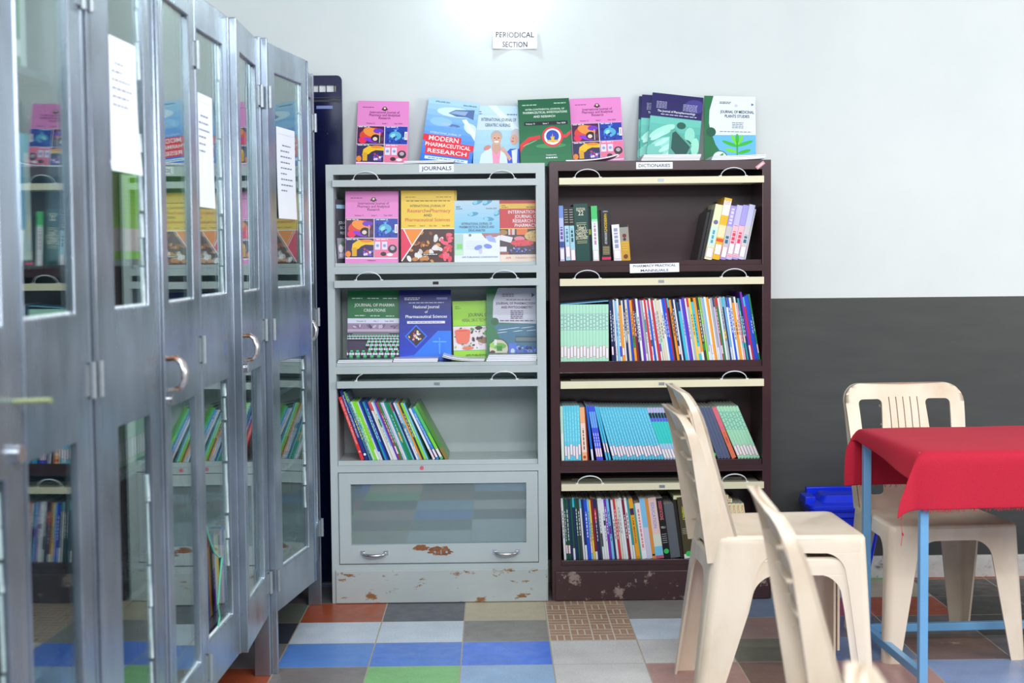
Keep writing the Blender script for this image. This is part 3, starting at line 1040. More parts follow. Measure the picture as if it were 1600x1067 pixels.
def vary(cn, t, h, th, **kw):
    """a thin book with a spine of the named colour and small printed marks"""
    c = PAL[cn]
    lum = sum(c) / 3
    dc = (40, 50, 90) if lum > 140 else (230, 232, 240)
    deco = []
    r = random.random()
    if r < .30:
        deco.append(('dash', random.uniform(.3, .45), random.uniform(.6, .9), dc, .3))
    elif r < .5:
        c2 = random.choice(list(PAL.values()))
        z = random.uniform(.05, .7)
        deco.append(('band', z, z + random.uniform(.08, .22), c2))
        deco.append(('dash', .3, .8, dc, .25))
    elif r < .65:
        deco.append(('band', .0, random.uniform(.1, .25), PAL['white']))
    elif r < .75:
        deco.append(('band', .85, 1.0, random.choice([PAL['navy'], PAL['red'], PAL['cyan']])))
    st = (.1, .24) if random.random() < .12 else None
    return dict(cn=cn, t=t, h=h, th=th, col=c, deco=deco, st=st, **kw)


# ------------------------------------------------------------------ the room
def build_room():
    mb = MB()
    mb.box(-2.2, 4.6, .36, .46, 0, 3.1)
    tag(mb.build('wall_back', M['wall']), kind='structure')
    mb = MB()
    mb.box(-1.5, -1.4, -6.8, .36, 0, 3.1)
    tag(mb.build('wall_left', M['wall']), kind='structure')
    # floor of odd tiles
    T = .305
    C = dict(A=(116, 122, 112), O=(176, 84, 50), G=(92, 94, 102), B=(198, 184, 154), K=(184, 146, 118), g=(150, 146, 140), b=(120, 134, 160), n=(66, 70, 82), W=(216, 226, 238),
             D=(140, 134, 128), P=(160, 128, 120), t=(134, 126, 124), L=(96, 146, 222), M=(84, 134, 226), N=(72, 126, 238), w=(214, 210, 206), o=(116, 114, 100), V=(134, 196, 122),
             s=(156, 186, 222), r=(184, 142, 134), q=(128, 100, 90), d=(70, 68, 66), S=(140, 160, 200), h=(112, 108, 110), x=(172, 190, 184))
    rows = {-1: {-3: 'h', -2: 'h', -1: 'g', 0: 'B', 1: 'D', 2: 'g', 3: 'b', 4: 'B', 5: 'B', 6: 'd', 7: 'd'},
            0: {-3: 'A', -2: 'O', -1: 'G', 0: 'B', 1: 'K', 2: 'g', 3: 'b', 4: 'O', 5: 'O', 6: 'd', 7: 'd'},
            1: {-3: 'n', -2: 'W', -1: 'W', 0: 'D', 1: 'K', 2: 'W', 3: 'P', 4: 'h', 5: 'h', 6: 'd', 7: 'd'},
            2: {-3: 't', -2: 'L', -1: 'M', 0: 'N', 1: 'w', 2: 'w', 3: 'o', 4: 'b', 5: 'q', 6: 'h', 7: 'd'},
            3: {-3: 'O', -2: 't', -1: 'V', 0: 's', 1: 'w', 2: 'r', 3: 'q', 4: 'r', 5: 'S', 6: 'S', 7: 'b'},
            4: {-3: 'O', -2: 'B', -1: 'W', 0: 'W', 1: 'D', 2: 'P', 3: 'r', 4: 'r', 5: 'S', 6: 'h'}}
    keys = list(C)
    rnd = random.Random(3)
    mb = MB()
    uvs = []
    for i in range(-8, 16):
        for j in range(-2, 24):
            cd = rows.get(j, {}).get(i) or rnd.choice(keys)
            x0, y1 = i * T, -j * T
            mb.add([(x0, y1 - T, 0), (x0 + T, y1 - T, 0), (x0 + T, y1, 0), (x0, y1, 0)], [(0, 1, 2, 3)], C[cd], 1 if cd == 'K' else 0)
            uvs += [(0, 0), (1, 0), (1, 1), (0, 1)]
    x0, x1, y0, y1 = -8 * T, 16 * T, -24 * T, 2 * T
    fo = mb.build('floor', [M['tile'], M['brick']])
    uvl = fo.data.uv_layers.new(name='UVMap')
    uvl.data.foreach_set('uv', [c for p in uvs for c in p])
    so = fo.modifiers.new('slab', 'SOLIDIFY')
    so.thickness, so.offset = .05, -1
    tag(fo, kind='structure')
    # marble skirting in separate slabs
    mb = MB()
    x = -1.40
    rr = random.Random(5)
    while x < 4.5:
        wd = rr.uniform(.2, .36)
        mb.box(x, x + wd - .004, .339, .36, 0, .092 + rr.uniform(-.002, .003))
        x += wd
    tag(mb.build('baseboard_back', M['marble'], bevel=.002), kind='structure')
    # lamp on the wall, just above the picture
    r = empty('wall_lamp', (.14, .36, 2.50))
    tag(r, 'white round bulb on a wall holder above the periodical section sign', 'lamp')
    mb = MB()
    mb.tube([(0, -.001, 0), (0, -.02, 0)], .045, 20)
    mb.tube([(0, -.02, 0), (0, -.06, -.005)], .022, 16)
    mb.build('lamp_holder', M['white'], r, 40)
    em = NT('bulb_glow')
    em.set(Emission_Strength=6.0)
    em.b.inputs['Emission Color'].default_value = (.85, 1, 1, 1)
    mb = MB()
    mb.tube([(0, -.06, -.005), (0, -.075, -.01), (0, -.09, -.012), (0, -.11, -.013), (0, -.128, -.013), (0, -.136, -.013)], [.014, .022, .03, .032, .022, .006], 20)
    mb.build('bulb', em.m, r, 60)
    l = bpy.data.lights.new('bulb_light', 'POINT')
    l.energy, l.color, l.shadow_soft_size = 2.4, (.82, 1, 1), .03
    o = bpy.data.objects.new('bulb_light', l)
    o.location = (.14, .20, 2.452)
    COL.objects.link(o)


def paper_strip(name, label, st_lines, x0, x1, z0, z1, Y, parent=None, col=(236, 238, 244), curl=0.0, tilt=0.0, tcol=(46, 48, 70), ts=.7, top=False):
    """a small paper with writing; curl lifts its lower corners off the surface"""
    w, h = x1 - x0, z1 - z0
    n = 12
    mb = MB()
    cx, cz = (x0 + x1) / 2, (z0 + z1) / 2

    def pos(u, v, off):
        lift = curl * (abs(u / w - .5) * 2) ** 1.6 * (1 - .55 * v / h)
        a = math.radians(tilt)
        du, dv = u - w / 2, v - h / 2
        return (cx + du * math.cos(a) - dv * math.sin(a), Y - .0006 - lift - off, cz + du * math.sin(a) + dv * math.cos(a))
    vs, fs = [], []
    for j in range(2):
        for i in range(n + 1):
            vs.append(pos(w * i / n, h * j, 0))
    for j in range(2):
        for i in range(n + 1):
            vs.append(pos(w * i / n, h * j, -.0004))
    k = 2 * (n + 1)
    for i in range(n):
        a, b, c, d = i, i + 1, n + 2 + i, n + 1 + i
        fs += [(a, b, c, d), (b + k, a + k, d + k, c + k), (a + k, b + k, b, a), (c + k, d + k, d, c)]
    fs += [(0, n + 1, n + 1 + k, k), (n, n + k, 2 * n + 1 + k, 2 * n + 1)]
    mb.add(vs, fs, col)
    L = len(st_lines)
    for q, st in enumerate(st_lines):
        t_, f_, a0, a1 = text_tris(st)
        wd = w * (.86 if L == 1 or q == 0 else .56)
        sc = wd / (a1 - a0)
        hz = min(h / L * ts, sc * 1.6)
        ox = (w - wd) / 2
        bz = h * (L - q - 1) / L + (h / L - hz * .72) / 2
        mb.add([pos(ox + (v[0] - a0) * sc, bz + v[1] * hz, .0004) for v in t_], f_, tcol)
    if parent is not None:
        mb.T = Matrix.Identity(4)
        inv = Matrix.Translation(-parent.location)
        mb.v = [inv @ v for v in mb.v]
    o = mb.build(name, M['printed'], parent)
    if label:
        o['label'] = label
    return o


# ------------------------------------------------------------------ open-shelf bookcases
def bookcase(spec):
    X0, X1 = spec['x']
    i0, i1 = spec['ix']
    H = spec['top']
    D = .28
    r = empty('bookcase', ((X0 + X1) / 2, 0, 0))
    cx = (X0 + X1) / 2
    tag(r, spec['label'], 'bookcase')
    body, frm = spec['mat'], spec['mat']

    def P():
        k = MB()
        k.T = Matrix.Translation((-cx, 0, 0))
        return k
    mb = P()
    t = .012
    mb.box(X0, X0 + t, .02, D, 0, H)
    mb.box(X1 - t, X1, .02, D, 0, H)
    mb.box(X0 + t, X1 - t, D - .008, D, .05, H)
    mb.box(X0 + t, X1 - t, .02, D - .008, H - .012, H)
    # runner walls beside the openings
    mb.box(i0 - .006, i0, .02, D - .008, .12, H - .012)
    mb.box(i1, i1 + .006, .02, D - .008, .12, H - .012)
    mb.build('body', body, r, bevel=.0015)
    # face frame: stiles and rails are one welded front
    mb = P()
    rails = spec['rails']
    zs = sorted(rails, reverse=True)
    outer = [(X0, 0.0), (X1, 0.0), (X1, H), (X0, H)]
    holes = []
    for a, b in zip(zs[:-1], zs[1:]):
        holes.append([(i0, b[1]), (i0, a[0]), (i1, a[0]), (i1, b[1])])
    mb.prism(outer, holes, lambda u, v: (u, 0, v), lambda u, v: (u, .02, v))
    mb.build('face_frame', frm, r, bevel=.0015)
    for z in spec['shelves']:
        mb = P()
        mb.box(i0 + .0005, i1 - .0005, .021, D - .009, z - .012, z)
        mb.box(i0 + .0005, i1 - .0005, .008, .021, z - .020, z + .003)
        mb.build('shelf', spec['mat'], r, bevel=.001)
    mb = P()
    p0, p1 = spec['plinth']
    mb.box(p0, p1, -.010, -.0005, .002, spec['plinth_top'])
    mb.build('plinth', spec['plinth_mat'], r, bevel=.002)
    for (z0, z1, hl, hr, dx, sag) in spec['flaps']:
        f = P()
        a0, a1 = i0 + .002 - dx, i1 + .004
        # a door pushed back into its slot: front bar, two side bars and a pane lying flat
        f.add([(a0, -.016, z0), (a1, -.016, z0 + sag), (a1, -.016, z1 + sag), (a0, -.016, z1), (a0, .012, z0), (a1, .012, z0 + sag), (a1, .012, z1 + sag), (a0, .012, z1)],
              [(0, 1, 2, 3), (5, 4, 7, 6), (4, 5, 1, 0), (3, 2, 6, 7), (4, 0, 3, 7), (1, 5, 6, 2)])
        zc = (z0 + z1) / 2
        for (xa, xb) in ((i0 + .004, i0 + .05), (i1 - .05, i1 - .004)):
            f.box(xa, xb, .012, .24, zc - .008, zc + .008)
        f.box(i0 + .05, i1 - .05, .012, .085, zc - .009, zc + .008)
        f.box(i0 + .05, i1 - .05, .17, .24, zc - .008, zc + .008)
        door = f.build('door', spec['flap_mat'], r, bevel=.0012)
        g = P()
        g.box(i0 + .05, i1 - .05, .085, .17, zc - .002, zc + .001)
        gp = g.build('glass_pane', M['glass'], door)
        # slot for a name card
        g = P()
        mx = (i0 + i1) / 2
        g.box(mx - .011, mx + .011, -.0172, -.016, zc - .005 + sag / 2, zc + .006 + sag / 2)
        g.build('card_slot', M['hinge'] if not spec.get('black_slot') == z0 else M['black'], door)
        for hx, broken in ((hl, spec.get('broken') == z0), (hr, False)):
            if hx is None:
                continue
            g = P()
            zz = z1 + sag * (hx - a0) / (a1 - a0)
            pts = []
            for k in range(13):
                an = PI * k / 12
                if broken and k < 8:
                    continue
                pts.append((hx + .048 * math.cos(an), -.005 - .012 * math.sin(an), zz + .001 + .031 * math.sin(an)))
            g.tube(pts, .0035, 8, flat=.5)
            g.tube([(hx - .050, -.005, zz), (hx - .050, -.005, zz + .003)], .006, 10)
            if not broken:
                g.tube([(hx + .050, -.005, zz), (hx + .050, -.005, zz + .003)], .006, 10)
            h = g.build('handle', M['white'], door, 40)
            if broken:
                h['label'] = 'white strap handle snapped off short'
    return r


def build_bookcases():
    z = lambda y, x: at(x, y).z
    G = dict(x=(-.520, .322), ix=(-.490, .287), top=1.703, mat=M['grey'], flap_mat=M['grey'],
             label='pale grey steel bookcase holding journals, rusty at its foot',
             rails=[(1.664, 1.703), (1.283, 1.312), (.897, .926), (.514, .541), (.133, .153)], shelves=[1.322, .936, .555],
             plinth=(-.504, .318), plinth_top=.130, plinth_mat=M['grey_rusty'],
             flaps=[(1.617, 1.643, -.365, .157, .006, 0), (1.230, 1.258, -.360, .163, .004, .003), (.842, .869, -.365, .158, 0, .002)], black_slot=1.230, broken=.842)
    g = bookcase(G)
    cx = g.location.x
    T = Matrix.Translation((-cx, 0, 0))
    # lower glazed door, closed
    mb = MB(); mb.T = T
    a = [(-.488, .156), (.285, .156), (.285, .511), (-.488, .511)]
    h = [(-.441, .231), (-.441, .468), (.240, .468), (.240, .231)]
    mb.prism(a, [h], lambda u, v: (u, -.004, v), lambda u, v: (u, .014, v))
    d = mb.build('door', M['grey'], g, bevel=.0015)
    mb = MB(); mb.T = T
    mb.box(-.445, .244, .006, .009, .227, .472)
    gp = mb.build('glass_pane', M['glass_dusty'], d)
    for hx in (-.353, .160):
        mb = MB(); mb.T = T
        pts = [(hx + .045 * math.cos(PI * k / 10), -.006 - .022 * math.sin(PI * k / 10), .197 - .006 * math.sin(PI * k / 10)) for k in range(11)]
        mb.tube(pts, [.004 + .003 * math.sin(PI * k / 10) for k in range(11)], 10)
        for s in (-1, 1):
            mb.box(hx + s * .045 - .009, hx + s * .045 + .009, -.006, -.004, .190, .207)
        mb.build('handle', M['chrome'], d, 50)
    # rust where the lock was torn away
    rs = random.Random(2)
    for (ux, uz, rx, rz, nm) in ((-.172, .216, .030, .013, 'rust_patch'), (-.095, .203, .048, .018, 'rust_patch')):
        mb = MB(); mb.T = T
        pts = []
        for k in range(28):
            an = 2 * PI * k / 28
            q = rs.uniform(.72, 1.15)
            pts.append((ux + rx * math.cos(an) * q, uz + rz * math.sin(an) * q))
        mb.prism(pts, [], lambda u, v: (u, -.0048, v), lambda u, v: (u, -.004, v))
        mb.build(nm, M['rust'], d)
    mb = MB(); mb.T = T
    for u in (-.118, -.072):
        mb.tube([(u, -.0045, .199), (u, -.007, .199)], .005, 10)
    mb.box(-.096, -.092, -.006, -.0045, .190, .208)
    mb.build('lock_remnant', M['chrome'], d, 40)
    # the only writing on the rail
    p0, p1 = at(655, 270), at(709, 256)
    paper_strip('shelf_label', 'white paper strip reading JOURNALS', ['JOURNALS'], p0.x, p1.x, p0.z + .002, p1.z - .001, 0, g)
    mb = MB(); mb.T = T
    c = at(659, 731)
    mb.tube([(c.x, -.0002, c.z), (c.x, -.0008, c.z)], .008, 12, (216, 96, 110))
    st = mb.build('round_sticker', M['printed'], g)
    st['label'] = 'small red round sticker on the rail'

    B = dict(x=(.338, 1.194), ix=(.374, 1.160), top=1.708, mat=M['brown'], flap_mat=M['cream'],
             label='dark brown steel bookcase with cream retracted doors, packed with books',
             rails=[(1.671, 1.708), (1.281, 1.307), (.892, .914), (.504, .530), (.116, .139)], shelves=[1.322, .933, .546, .154],
             plinth=(.350, 1.186), plinth_top=.116, plinth_mat=M['brown_worn'],
             flaps=[(1.618, 1.644, .485, 1.047, 0, .002), (1.229, 1.257, .482, 1.050, 0, .001), (.832, .860, None, 1.050, 0, .003), (.434, .460, .487, 1.050, 0, .002)])
    b = bookcase(B)
    p0, p1 = at(994, 264), at(1051, 253)
    paper_strip('shelf_label', 'white paper strip reading DICTIONARIES', ['DICTIONARIES'], p0.x, p1.x, p0.z, p1.z, 0, b)
    p0, p1 = at(984, 426), at(1061, 411)
    paper_strip('shelf_label', 'white paper strip reading PHARMACY PRACTICAL MANNUALS', ['PHARMACY PRACTICAL', 'MANNUALS'], p0.x, p1.x, p0.z, p1.z, 0, b, tilt=1, curl=.004)
    # torn scrap of tape near the corner
    c = at(1188, 258)
    mb = MB()
    mb.T = Matrix.Translation(Vector((c.x, 0, c.z)) - b.location) @ Matrix.Rotation(math.radians(-38), 4, 'Y')
    mb.box(-.019, .019, -.0012, -.0004, -.007, .007, (206, 150, 160))
    mb.box(-.014, .014, -.0016, -.0012, -.003, .003, (236, 200, 210))
    k = mb.build('tape_scrap', M['printed'], b)
    # sign on the wall
    o = paper_strip('wall_sign', None, ['PERIODICAL', 'SECTION'], at(770, 60, .36).x, at(839, 60, .36).x, at(800, 77, .36).z, at(800, 47, .36).z, .3592, None, curl=.022, tilt=-.6, tcol=(24, 30, 54), ts=.8)
    tag(o, 'small white paper on the wall reading PERIODICAL SECTION', 'sign')


# ------------------------------------------------------------------ journals on display
def flat_stack(items):
    """each magazine lying flat is its own object"""
    for (label, x0, x1, Y, z, t, cover, bend, tiltdeg, group, d) in items:
        mb = MB()
        n = 12
        w = x1 - x0
        def zb(u):
            return bend * (1 - u) ** 3 if bend >= 0 else -bend * u ** 3
        def slab(o0, o1, c, ins=0):
            vs = []
            for zz in (o0, o1):
                for i in range(n + 1):
                    u = i / n
                    a = math.radians(tiltdeg)
                    X = w * (ins + u * (1 - 2 * ins))
                    for yy in (ins * .1, d):
                        vs.append((X * math.cos(a) - zz * math.sin(a), yy, X * math.sin(a) + zz * math.cos(a) + zb(u)))
            k = 2 * (n + 1)
            fs = []
            for i in range(n):
                a_, b_ = 2 * i, 2 * i + 2
                fs += [(a_, a_ + 1, b_ + 1, b_), (a_ + k, b_ + k, b_ + 1 + k, a_ + 1 + k), (a_, b_, b_ + k, a_ + k), (b_ + 1, a_ + 1, a_ + 1 + k, b_ + 1 + k)]
            fs += [(0, k, k + 1, 1), (2 * n, 2 * n + 1, 2 * n + 1 + k, 2 * n + k)]
            mb.add(vs, fs, c)
        slab(0, .0007, cover)
        slab(.0007, t - .0007, (236, 237, 244), .003)
        slab(t - .0007, t, cover)
        o = mb.build('journal', M['printed'], None, 40)
        o.location = (x0, Y, z)
        tag(o, label, 'magazine', group)


def build_journals():
    zt = 1.7035
    def J(label, art, pxl, pxr, pytop, Yb, z, lean, roll, h=None, **kw):
        X = at((pxl + pxr) / 2, 250, Yb + .03).x
        return journal(label, art, X, Yb, z, lean, roll, **kw)
    # on top of the two bookcases, leaning on the wall
    ap = art_pink()
    J('pink pharmacy journal leaning on the wall, leftmost on the grey bookcase', ap, 555, 638, 163, .262, zt, 15, 1.5)
    J('blue modern pharmaceutical research journal tilted sideways on the grey bookcase', art_modern(), 653, 738, 155, .255, zt + .001, 14, 8.0)
    J('pale blue geriatric nursing journal with a grey haired couple on its cover', art_geriatric(), 739, 811, 176, .262, zt, 14, 1.5)
    J('green journal with a round red rimmed emblem standing between the bookcases', art_green(), 815, 893, 153, .243, zt, 14, -2)
    J('pink pharmacy journal leaning on the wall above the dark brown bookcase', ap, 895, 975, 151, .268, zt + .005, 14, -2)
    ph = art_phyto()
    J('dark blue and teal journal with laboratory flask, hindmost of three copies', ph, 994, 1075, 152, .276, zt + .005, 13, 3, t=.005)
    J('dark blue and teal journal with laboratory flask, middle of three copies', ph, 997, 1078, 148, .267, zt + .009, 13, 4, t=.005)
    J('dark blue and teal journal with laboratory flask, foremost of three copies', ph, 1006, 1090, 146, .258, zt + .013, 13, 7.0, t=.005)
    J('green and white medicinal plants studies journal standing at the far right', art_medicinal(), 1098, 1180, 150, .256, zt + .006, 14, 2.0)
    # first shelf of the grey case
    z1 = 1.3226
    J('pink pharmacy journal on the first shelf inside the grey bookcase', ap, 539, 620, 304, .060, z1, 6, .5)
    J('yellow pharmacy journal with pills on its cover inside the grey bookcase', art_yellow(), 626, 708, 298, .056, z1, 5, .3)
    J('second yellow journal mostly hidden behind the yellow pills journal', Art_plain((214, 180, 62)), 630, 712, 298, .068, z1, 5, .3)
    J('pale blue drug analysis journal beside the red journal', art_drug(), 709, 779, 315, .058, z1, 6, 0)
    J('red pharmacy research journal at the right end of the first grey shelf', art_red(), 780, 849, 314, .075, z1, 6, 0)
    o = journal('black covered magazine turned sideways against the left end of the grey shelf', art_side(), -.442, .118, z1, 3, 0, yaw=62, t=.004)
    # second shelf
    z2 = .9366
    J('green pharma creations journal with rows of capped bottles on its cover', art_creations(), 539, 620, 452, .135, z2 + .0005, 8, .6)
    J('deep blue national journal with a diamond picture on its cover', art_national(), 621, 702, 449, .125, z2 + .0005, 7, 0)
    J('lime green herbal drug journal on the second grey shelf', art_herbal(), 705, 772, 466, .150, z2 + .0005, 8, -1)
    J('green and lilac journal with laboratory photograph, right end of the second grey shelf', art_pharmacog(), 757, 839, 446, .128, z2 + .0005, 7, .6)
    PW = (232, 234, 244)
    it = []
    def stack(px0, px1, Y, z, n, t, cols, bend, tilt, where, group, d=.10):
        names = {1: ['only'], 2: ['lower', 'upper'], 3: ['bottom', 'middle', 'top'], 4: ['bottom', 'second lowest', 'second highest', 'top']}[n]
        for k in range(n):
            it.append(('white edged magazine lying flat, %s %s' % (names[k] + (' one' if n > 1 else ' one'), where), at(px0 + k * 1.3, 500, Y).x, at(px1 + k * .8, 500, Y).x, Y, z + k * (t + .0004), t, cols[k % len(cols)], bend, tilt, group, d))
    stack(633, 712, .012, zt + .001, 2, .005, [(50, 54, 70), PW], 0, 1.0, 'in front of the blue modern journal', 'magazines lying on the grey bookcase', .22)
    stack(1003, 1094, .012, zt + .005, 4, .0056, [PW, (60, 100, 96), PW, (200, 200, 226)], 0, 0, 'in front of the flask journals', 'magazines lying below the flask journals', .22)
    stack(1112, 1196, .012, zt + .005, 3, .0056, [(200, 204, 226), PW, (100, 120, 110)], -.006, 0, 'in front of the medicinal plants journal', 'magazines lying below the plants journal', .22)
    stack(526, 612, .010, z2 + .0035, 2, .0055, [PW, (70, 90, 90)], 0, 0, 'in front of the green bottles journal', 'magazines lying below the bottles journal', .11)
    stack(613, 683, .012, z2 + .0035, 2, .0065, [(220, 208, 230), (226, 208, 224)], 0, 0, 'in front of the deep blue journal', 'magazines lying below the deep blue journal', .10)
    stack(690, 756, .010, z2 + .0035, 2, .0045, [(40, 46, 44), PW], .018, 0, 'in front of the lime green journal', 'magazines lying below the lime journal', .12)
    stack(759, 838, .010, z2 + .0035, 4, .0062, [PW, (190, 196, 214), PW, (120, 140, 140)], 0, 0, 'in front of the laboratory photograph journal', 'magazines lying below the laboratory journal', .10)
    it.append(('maroon magazine lying askew in front of the right hand pink journal', at(884, 250, .012).x, at(966, 250, .012).x, .012, zt + .005, .006, (84, 30, 60), -.022, 0, None, .22))
    flat_stack(it)


def Art_plain(c):
    a = Art(.207, .283)
    a.rect(0, 0, 1, 1, c)
    return a


# ------------------------------------------------------------------ rows of books
def build_books():
    G1 = 'books on the dictionaries shelf of the brown bookcase'
    z = 1.3226
    y = .030
    PK = (238, 220, 232)
    S = (.04, .22)
    L = lambda n: dict(label=n)
    row = [
        dict(t=.018, h=.216, th=1.5, col=(120, 150, 226), deco=[('band', 0, .78, (190, 200, 240)), ('dash', .4, .62, (110, 70, 160), .5), ('band', .25, .36, (60, 80, 150))], st=(.03, .23), label='lilac blue book at the far left of the dictionaries shelf'),
        dict(t=.019, h=.210, th=2.5, col=(30, 30, 36), deco=[('lines', .72, .95, (220, 214, 190), 6), ('band', .02, .66, (176, 214, 232)), ('dash', .36, .6, (70, 130, 160), .4)], st=(.08, .28), label='black topped volume with pale blue lower spine, left one of a pair'),
        dict(t=.019, h=.210, th=2.5, col=(30, 30, 36), deco=[('lines', .72, .95, (220, 214, 190), 6), ('band', .02, .66, (160, 210, 226)), ('dash', .36, .6, (40, 70, 80), .4)], st=(.02, .22), label='black topped volume with pale blue lower spine, right one of a pair'),
        dict(t=.055, h=.222, th=2.5, col=(14, 68, 62), deco=[('lines', .635, .665, (214, 206, 150), 2), ('lines', .315, .345, (214, 206, 150), 2), ('htext', 'EDITION', .88, .016, (220, 216, 190), .6), ('htext', '22', .80, .026, (226, 222, 200), .36), ('htext', 'Taber\'s', .55, .024, (226, 222, 190), .62), ('htext', 'CYCLOPEDIC', .49, .018, (226, 222, 190), .84), ('htext', 'MEDICAL', .435, .018, (226, 222, 190), .66), ('htext', 'DICTIONARY', .38, .018, (226, 222, 190), .84)], st=None, label='thick dark green medical dictionary with gold bands'),
        dict(t=.010, h=.208, th=2.5, dy=.02, col=(24, 22, 50), deco=[('band', .5, .6, (200, 190, 60))], label='thin near black book between the dark green dictionary and the green one'),
        dict(t=.024, h=.214, th=2.2, col=(70, 196, 110), deco=[('band', .0, .72, (226, 236, 236)), ('band', .72, .76, (150, 230, 180)), ('dash', .3, .68, (200, 130, 160), .3)], st=(.02, .2), label='bright green book with a white spine panel'),
        dict(t=.009, h=.195, th=1.5, dy=.015, col=(16, 16, 18), label='thin black book left of the yellow lettered black volume'),
        dict(t=.036, h=.199, th=1.2, col=(24, 24, 28), deco=[('band', .0, .003, (60, 60, 60)), ('htext', 'edition', .955, .008, (210, 210, 214), .5), ('vtext', 'HARRISON\'S', .57, .92, (240, 200, 40), .32), ('vtext', 'ENDOCRINOLOGY', .33, .56, (216, 216, 222), .26), ('lines', .13, .28, (170, 160, 110), 10), ('band', .03, .08, (216, 40, 90))], label='black volume with yellow lettering down its spine'),
        dict(t=.029, h=.141, th=4, gap=.004, col=(238, 238, 242), deco=[('dash', .35, .9, (150, 156, 190), .5)], st=(.05, .3), label='short white book beside the ochre picture book'),
        dict(t=.034, h=.139, th=4, col=(206, 158, 40), deco=[('band', .55, .95, (150, 150, 140)), ('dot', .7, .008, (120, 40, 40)), ('dot', .6, .006, (60, 50, 40)), ('dot', .12, .009, (120, 60, 40)), ('band', .94, 1, BK), ('lines', .3, .5, (230, 200, 110), 4)], label='short ochre book with a picture on its spine'),
    ]
    lay_row(row, .3745, .378 + (985 - 874) / 403, z, y, G1, '')
    # right hand group leans the other way
    R = [
        dict(t=.012, h=.19, th=-15, dy=.03, col=(40, 36, 42), label='leaning charcoal book, left one of the dark pair at the right group'),
        dict(t=.012, h=.20, th=-14, dy=.02, col=(52, 50, 56), label='leaning charcoal book against the pale yellow one'),
        dict(t=.031, h=.217, th=-12, col=(230, 232, 190), deco=[('band', .25, .6, (206, 232, 220)), ('dash', .3, .55, (80, 160, 190), .3), ('dot', .68, .009, (110, 110, 150))], st=(.04, .22), label='pale yellow green book leaning right on the dictionaries shelf'),
        dict(t=.031, h=.242, th=-12, col=(240, 186, 30), deco=[('band', .72, .96, (240, 236, 234)), ('lines', .9, .95, (220, 60, 90), 3), ('band', .36, .56, (240, 226, 180)), ('band', .29, .34, (230, 80, 40))], st=(.08, .25), label='tall golden yellow book leaning right on the dictionaries shelf'),
        dict(t=.0245, h=.212, th=-12, col=(166, 150, 226), deco=[('band', .2, .62, (206, 196, 200)), ('dash', .3, .45, (30, 110, 140), .5), ('dash', .66, .95, (220, 214, 246), .5)], st=(.04, .24), label='lavender book with teal lettering next to the golden yellow one'),
        dict(t=.0245, h=.214, th=-12, col=(196, 190, 240), deco=[('band', .04, .62, (240, 190, 200)), ('dash', .3, .52, (226, 60, 90), .5), ('lines', .06, .62, (226, 60, 80), 2)], st=(.1, .3), label='lavender and pink book, left one of the matching pair'),
        dict(t=.0245, h=.214, th=-12, col=(170, 160, 230), deco=[('band', .04, .62, (240, 190, 200)), ('dash', .3, .52, (226, 60, 90), .5), ('lines', .06, .62, (226, 60, 80), 2)], st=(.1, .3), label='lavender and pink book, right one of the matching pair'),
        dict(t=.0245, h=.216, th=-12, col=(206, 206, 244), deco=[('band', .2, .62, (214, 206, 206)), ('dash', .3, .45, (30, 110, 140), .5)], st=(.04, .24), label='pale lavender book nearest the right wall of the dictionaries shelf'),
        dict(t=.005, h=.20, th=-12, col=(220, 224, 226), label='very thin white booklet leaning at the right end of dictionaries shelf'),
    ]
    xs = .925
    for b in R:
        b['th0'] = b['th']
    # bottoms step evenly; each leans on the next
    x = at(1091, 400, .03).x
    for b in R:
        t = b['t'] * .93
        o = book(t, b['h'], .2, b['col'], tuple(b.get('deco', ())), b.get('st'))
        th = math.radians(-12)
        o.location = (x, y + b.get('dy', 0), z + .0004 + t * math.sin(-th))
        o.rotation_euler = (0, -th, 0)
        tag(o, b['label'], 'book', G1)
        x += t / math.cos(th) + .0005
    # ---- manuals shelf
    z = .9336
    G2 = 'books on the practical manuals shelf of the brown bookcase'
    mint = dict(t=.0122, h=.222, th=0, col=(178, 230, 204), deco=[('band', .55, .84, (140, 190, 178)), ('dash', .56, .83, (200, 236, 220), .5)], g='mint green manuals standing at the left of the shelf')
    row = []
    for k in range(15):
        m_ = dict(mint)
        m_['st'] = [(.07, .27), (.09, .28), (.05, .24)][k % 3]
        m_['label'] = 'pale mint manual standing upright with a red bordered spine label'
        row.append(m_)
    lay_row(row, .379, at(951, 520, .03).x, z, y, G2, '')
    seq = ('navy navy white light_blue white orange white navy beige blue orange maroon navy white purple grey white red white blue white red white beige beige white blue blue '
           'red black orange navy white navy cyan lilac blue purple white grey yellow cyan orange charcoal lime grey light_blue white orange white grey lilac brown green white grey navy '
           'light_blue white blue white orange white pink teal navy purple red blue blue green').split()
    n = len(seq)
    row = []
    hs = random.Random(11)
    for k, s_ in enumerate(seq):
        cn = s_.replace('_', ' ')
        u = k / n
        th = 3.0 + 5.5 * min(1, u * 3) + (.8 if u > .9 else 0)
        h = .238 + hs.uniform(-.004, .004) + .010 * u
        if s_ in ('cyan', 'pink') or hs.random() < .08:
            h -= .018
        if k > n - 6:
            h += .02 * hs.random()
        tt = {'orange': .011, 'cyan': .0115, 'beige': .010, 'charcoal': .011, 'yellow': .0095}.get(s_, hs.uniform(.0062, .0098))
        row.append(vary(cn, tt, h, th, dy=hs.uniform(0, .006)))
    lay_row(row, at(951.5, 520, .03).x, 1.158, z, y, G2, 'on the practical manuals shelf')
    o = book(.004, .186, .18, (120, 190, 232), (), None)
    o.location = (at(876, 475, .04).x, .035, z + .2245)
    o.rotation_euler = (0, math.radians(90 - 4), 0)
    tag(o, 'thin light blue booklet lying across the tops of the mint manuals', 'book', G2)
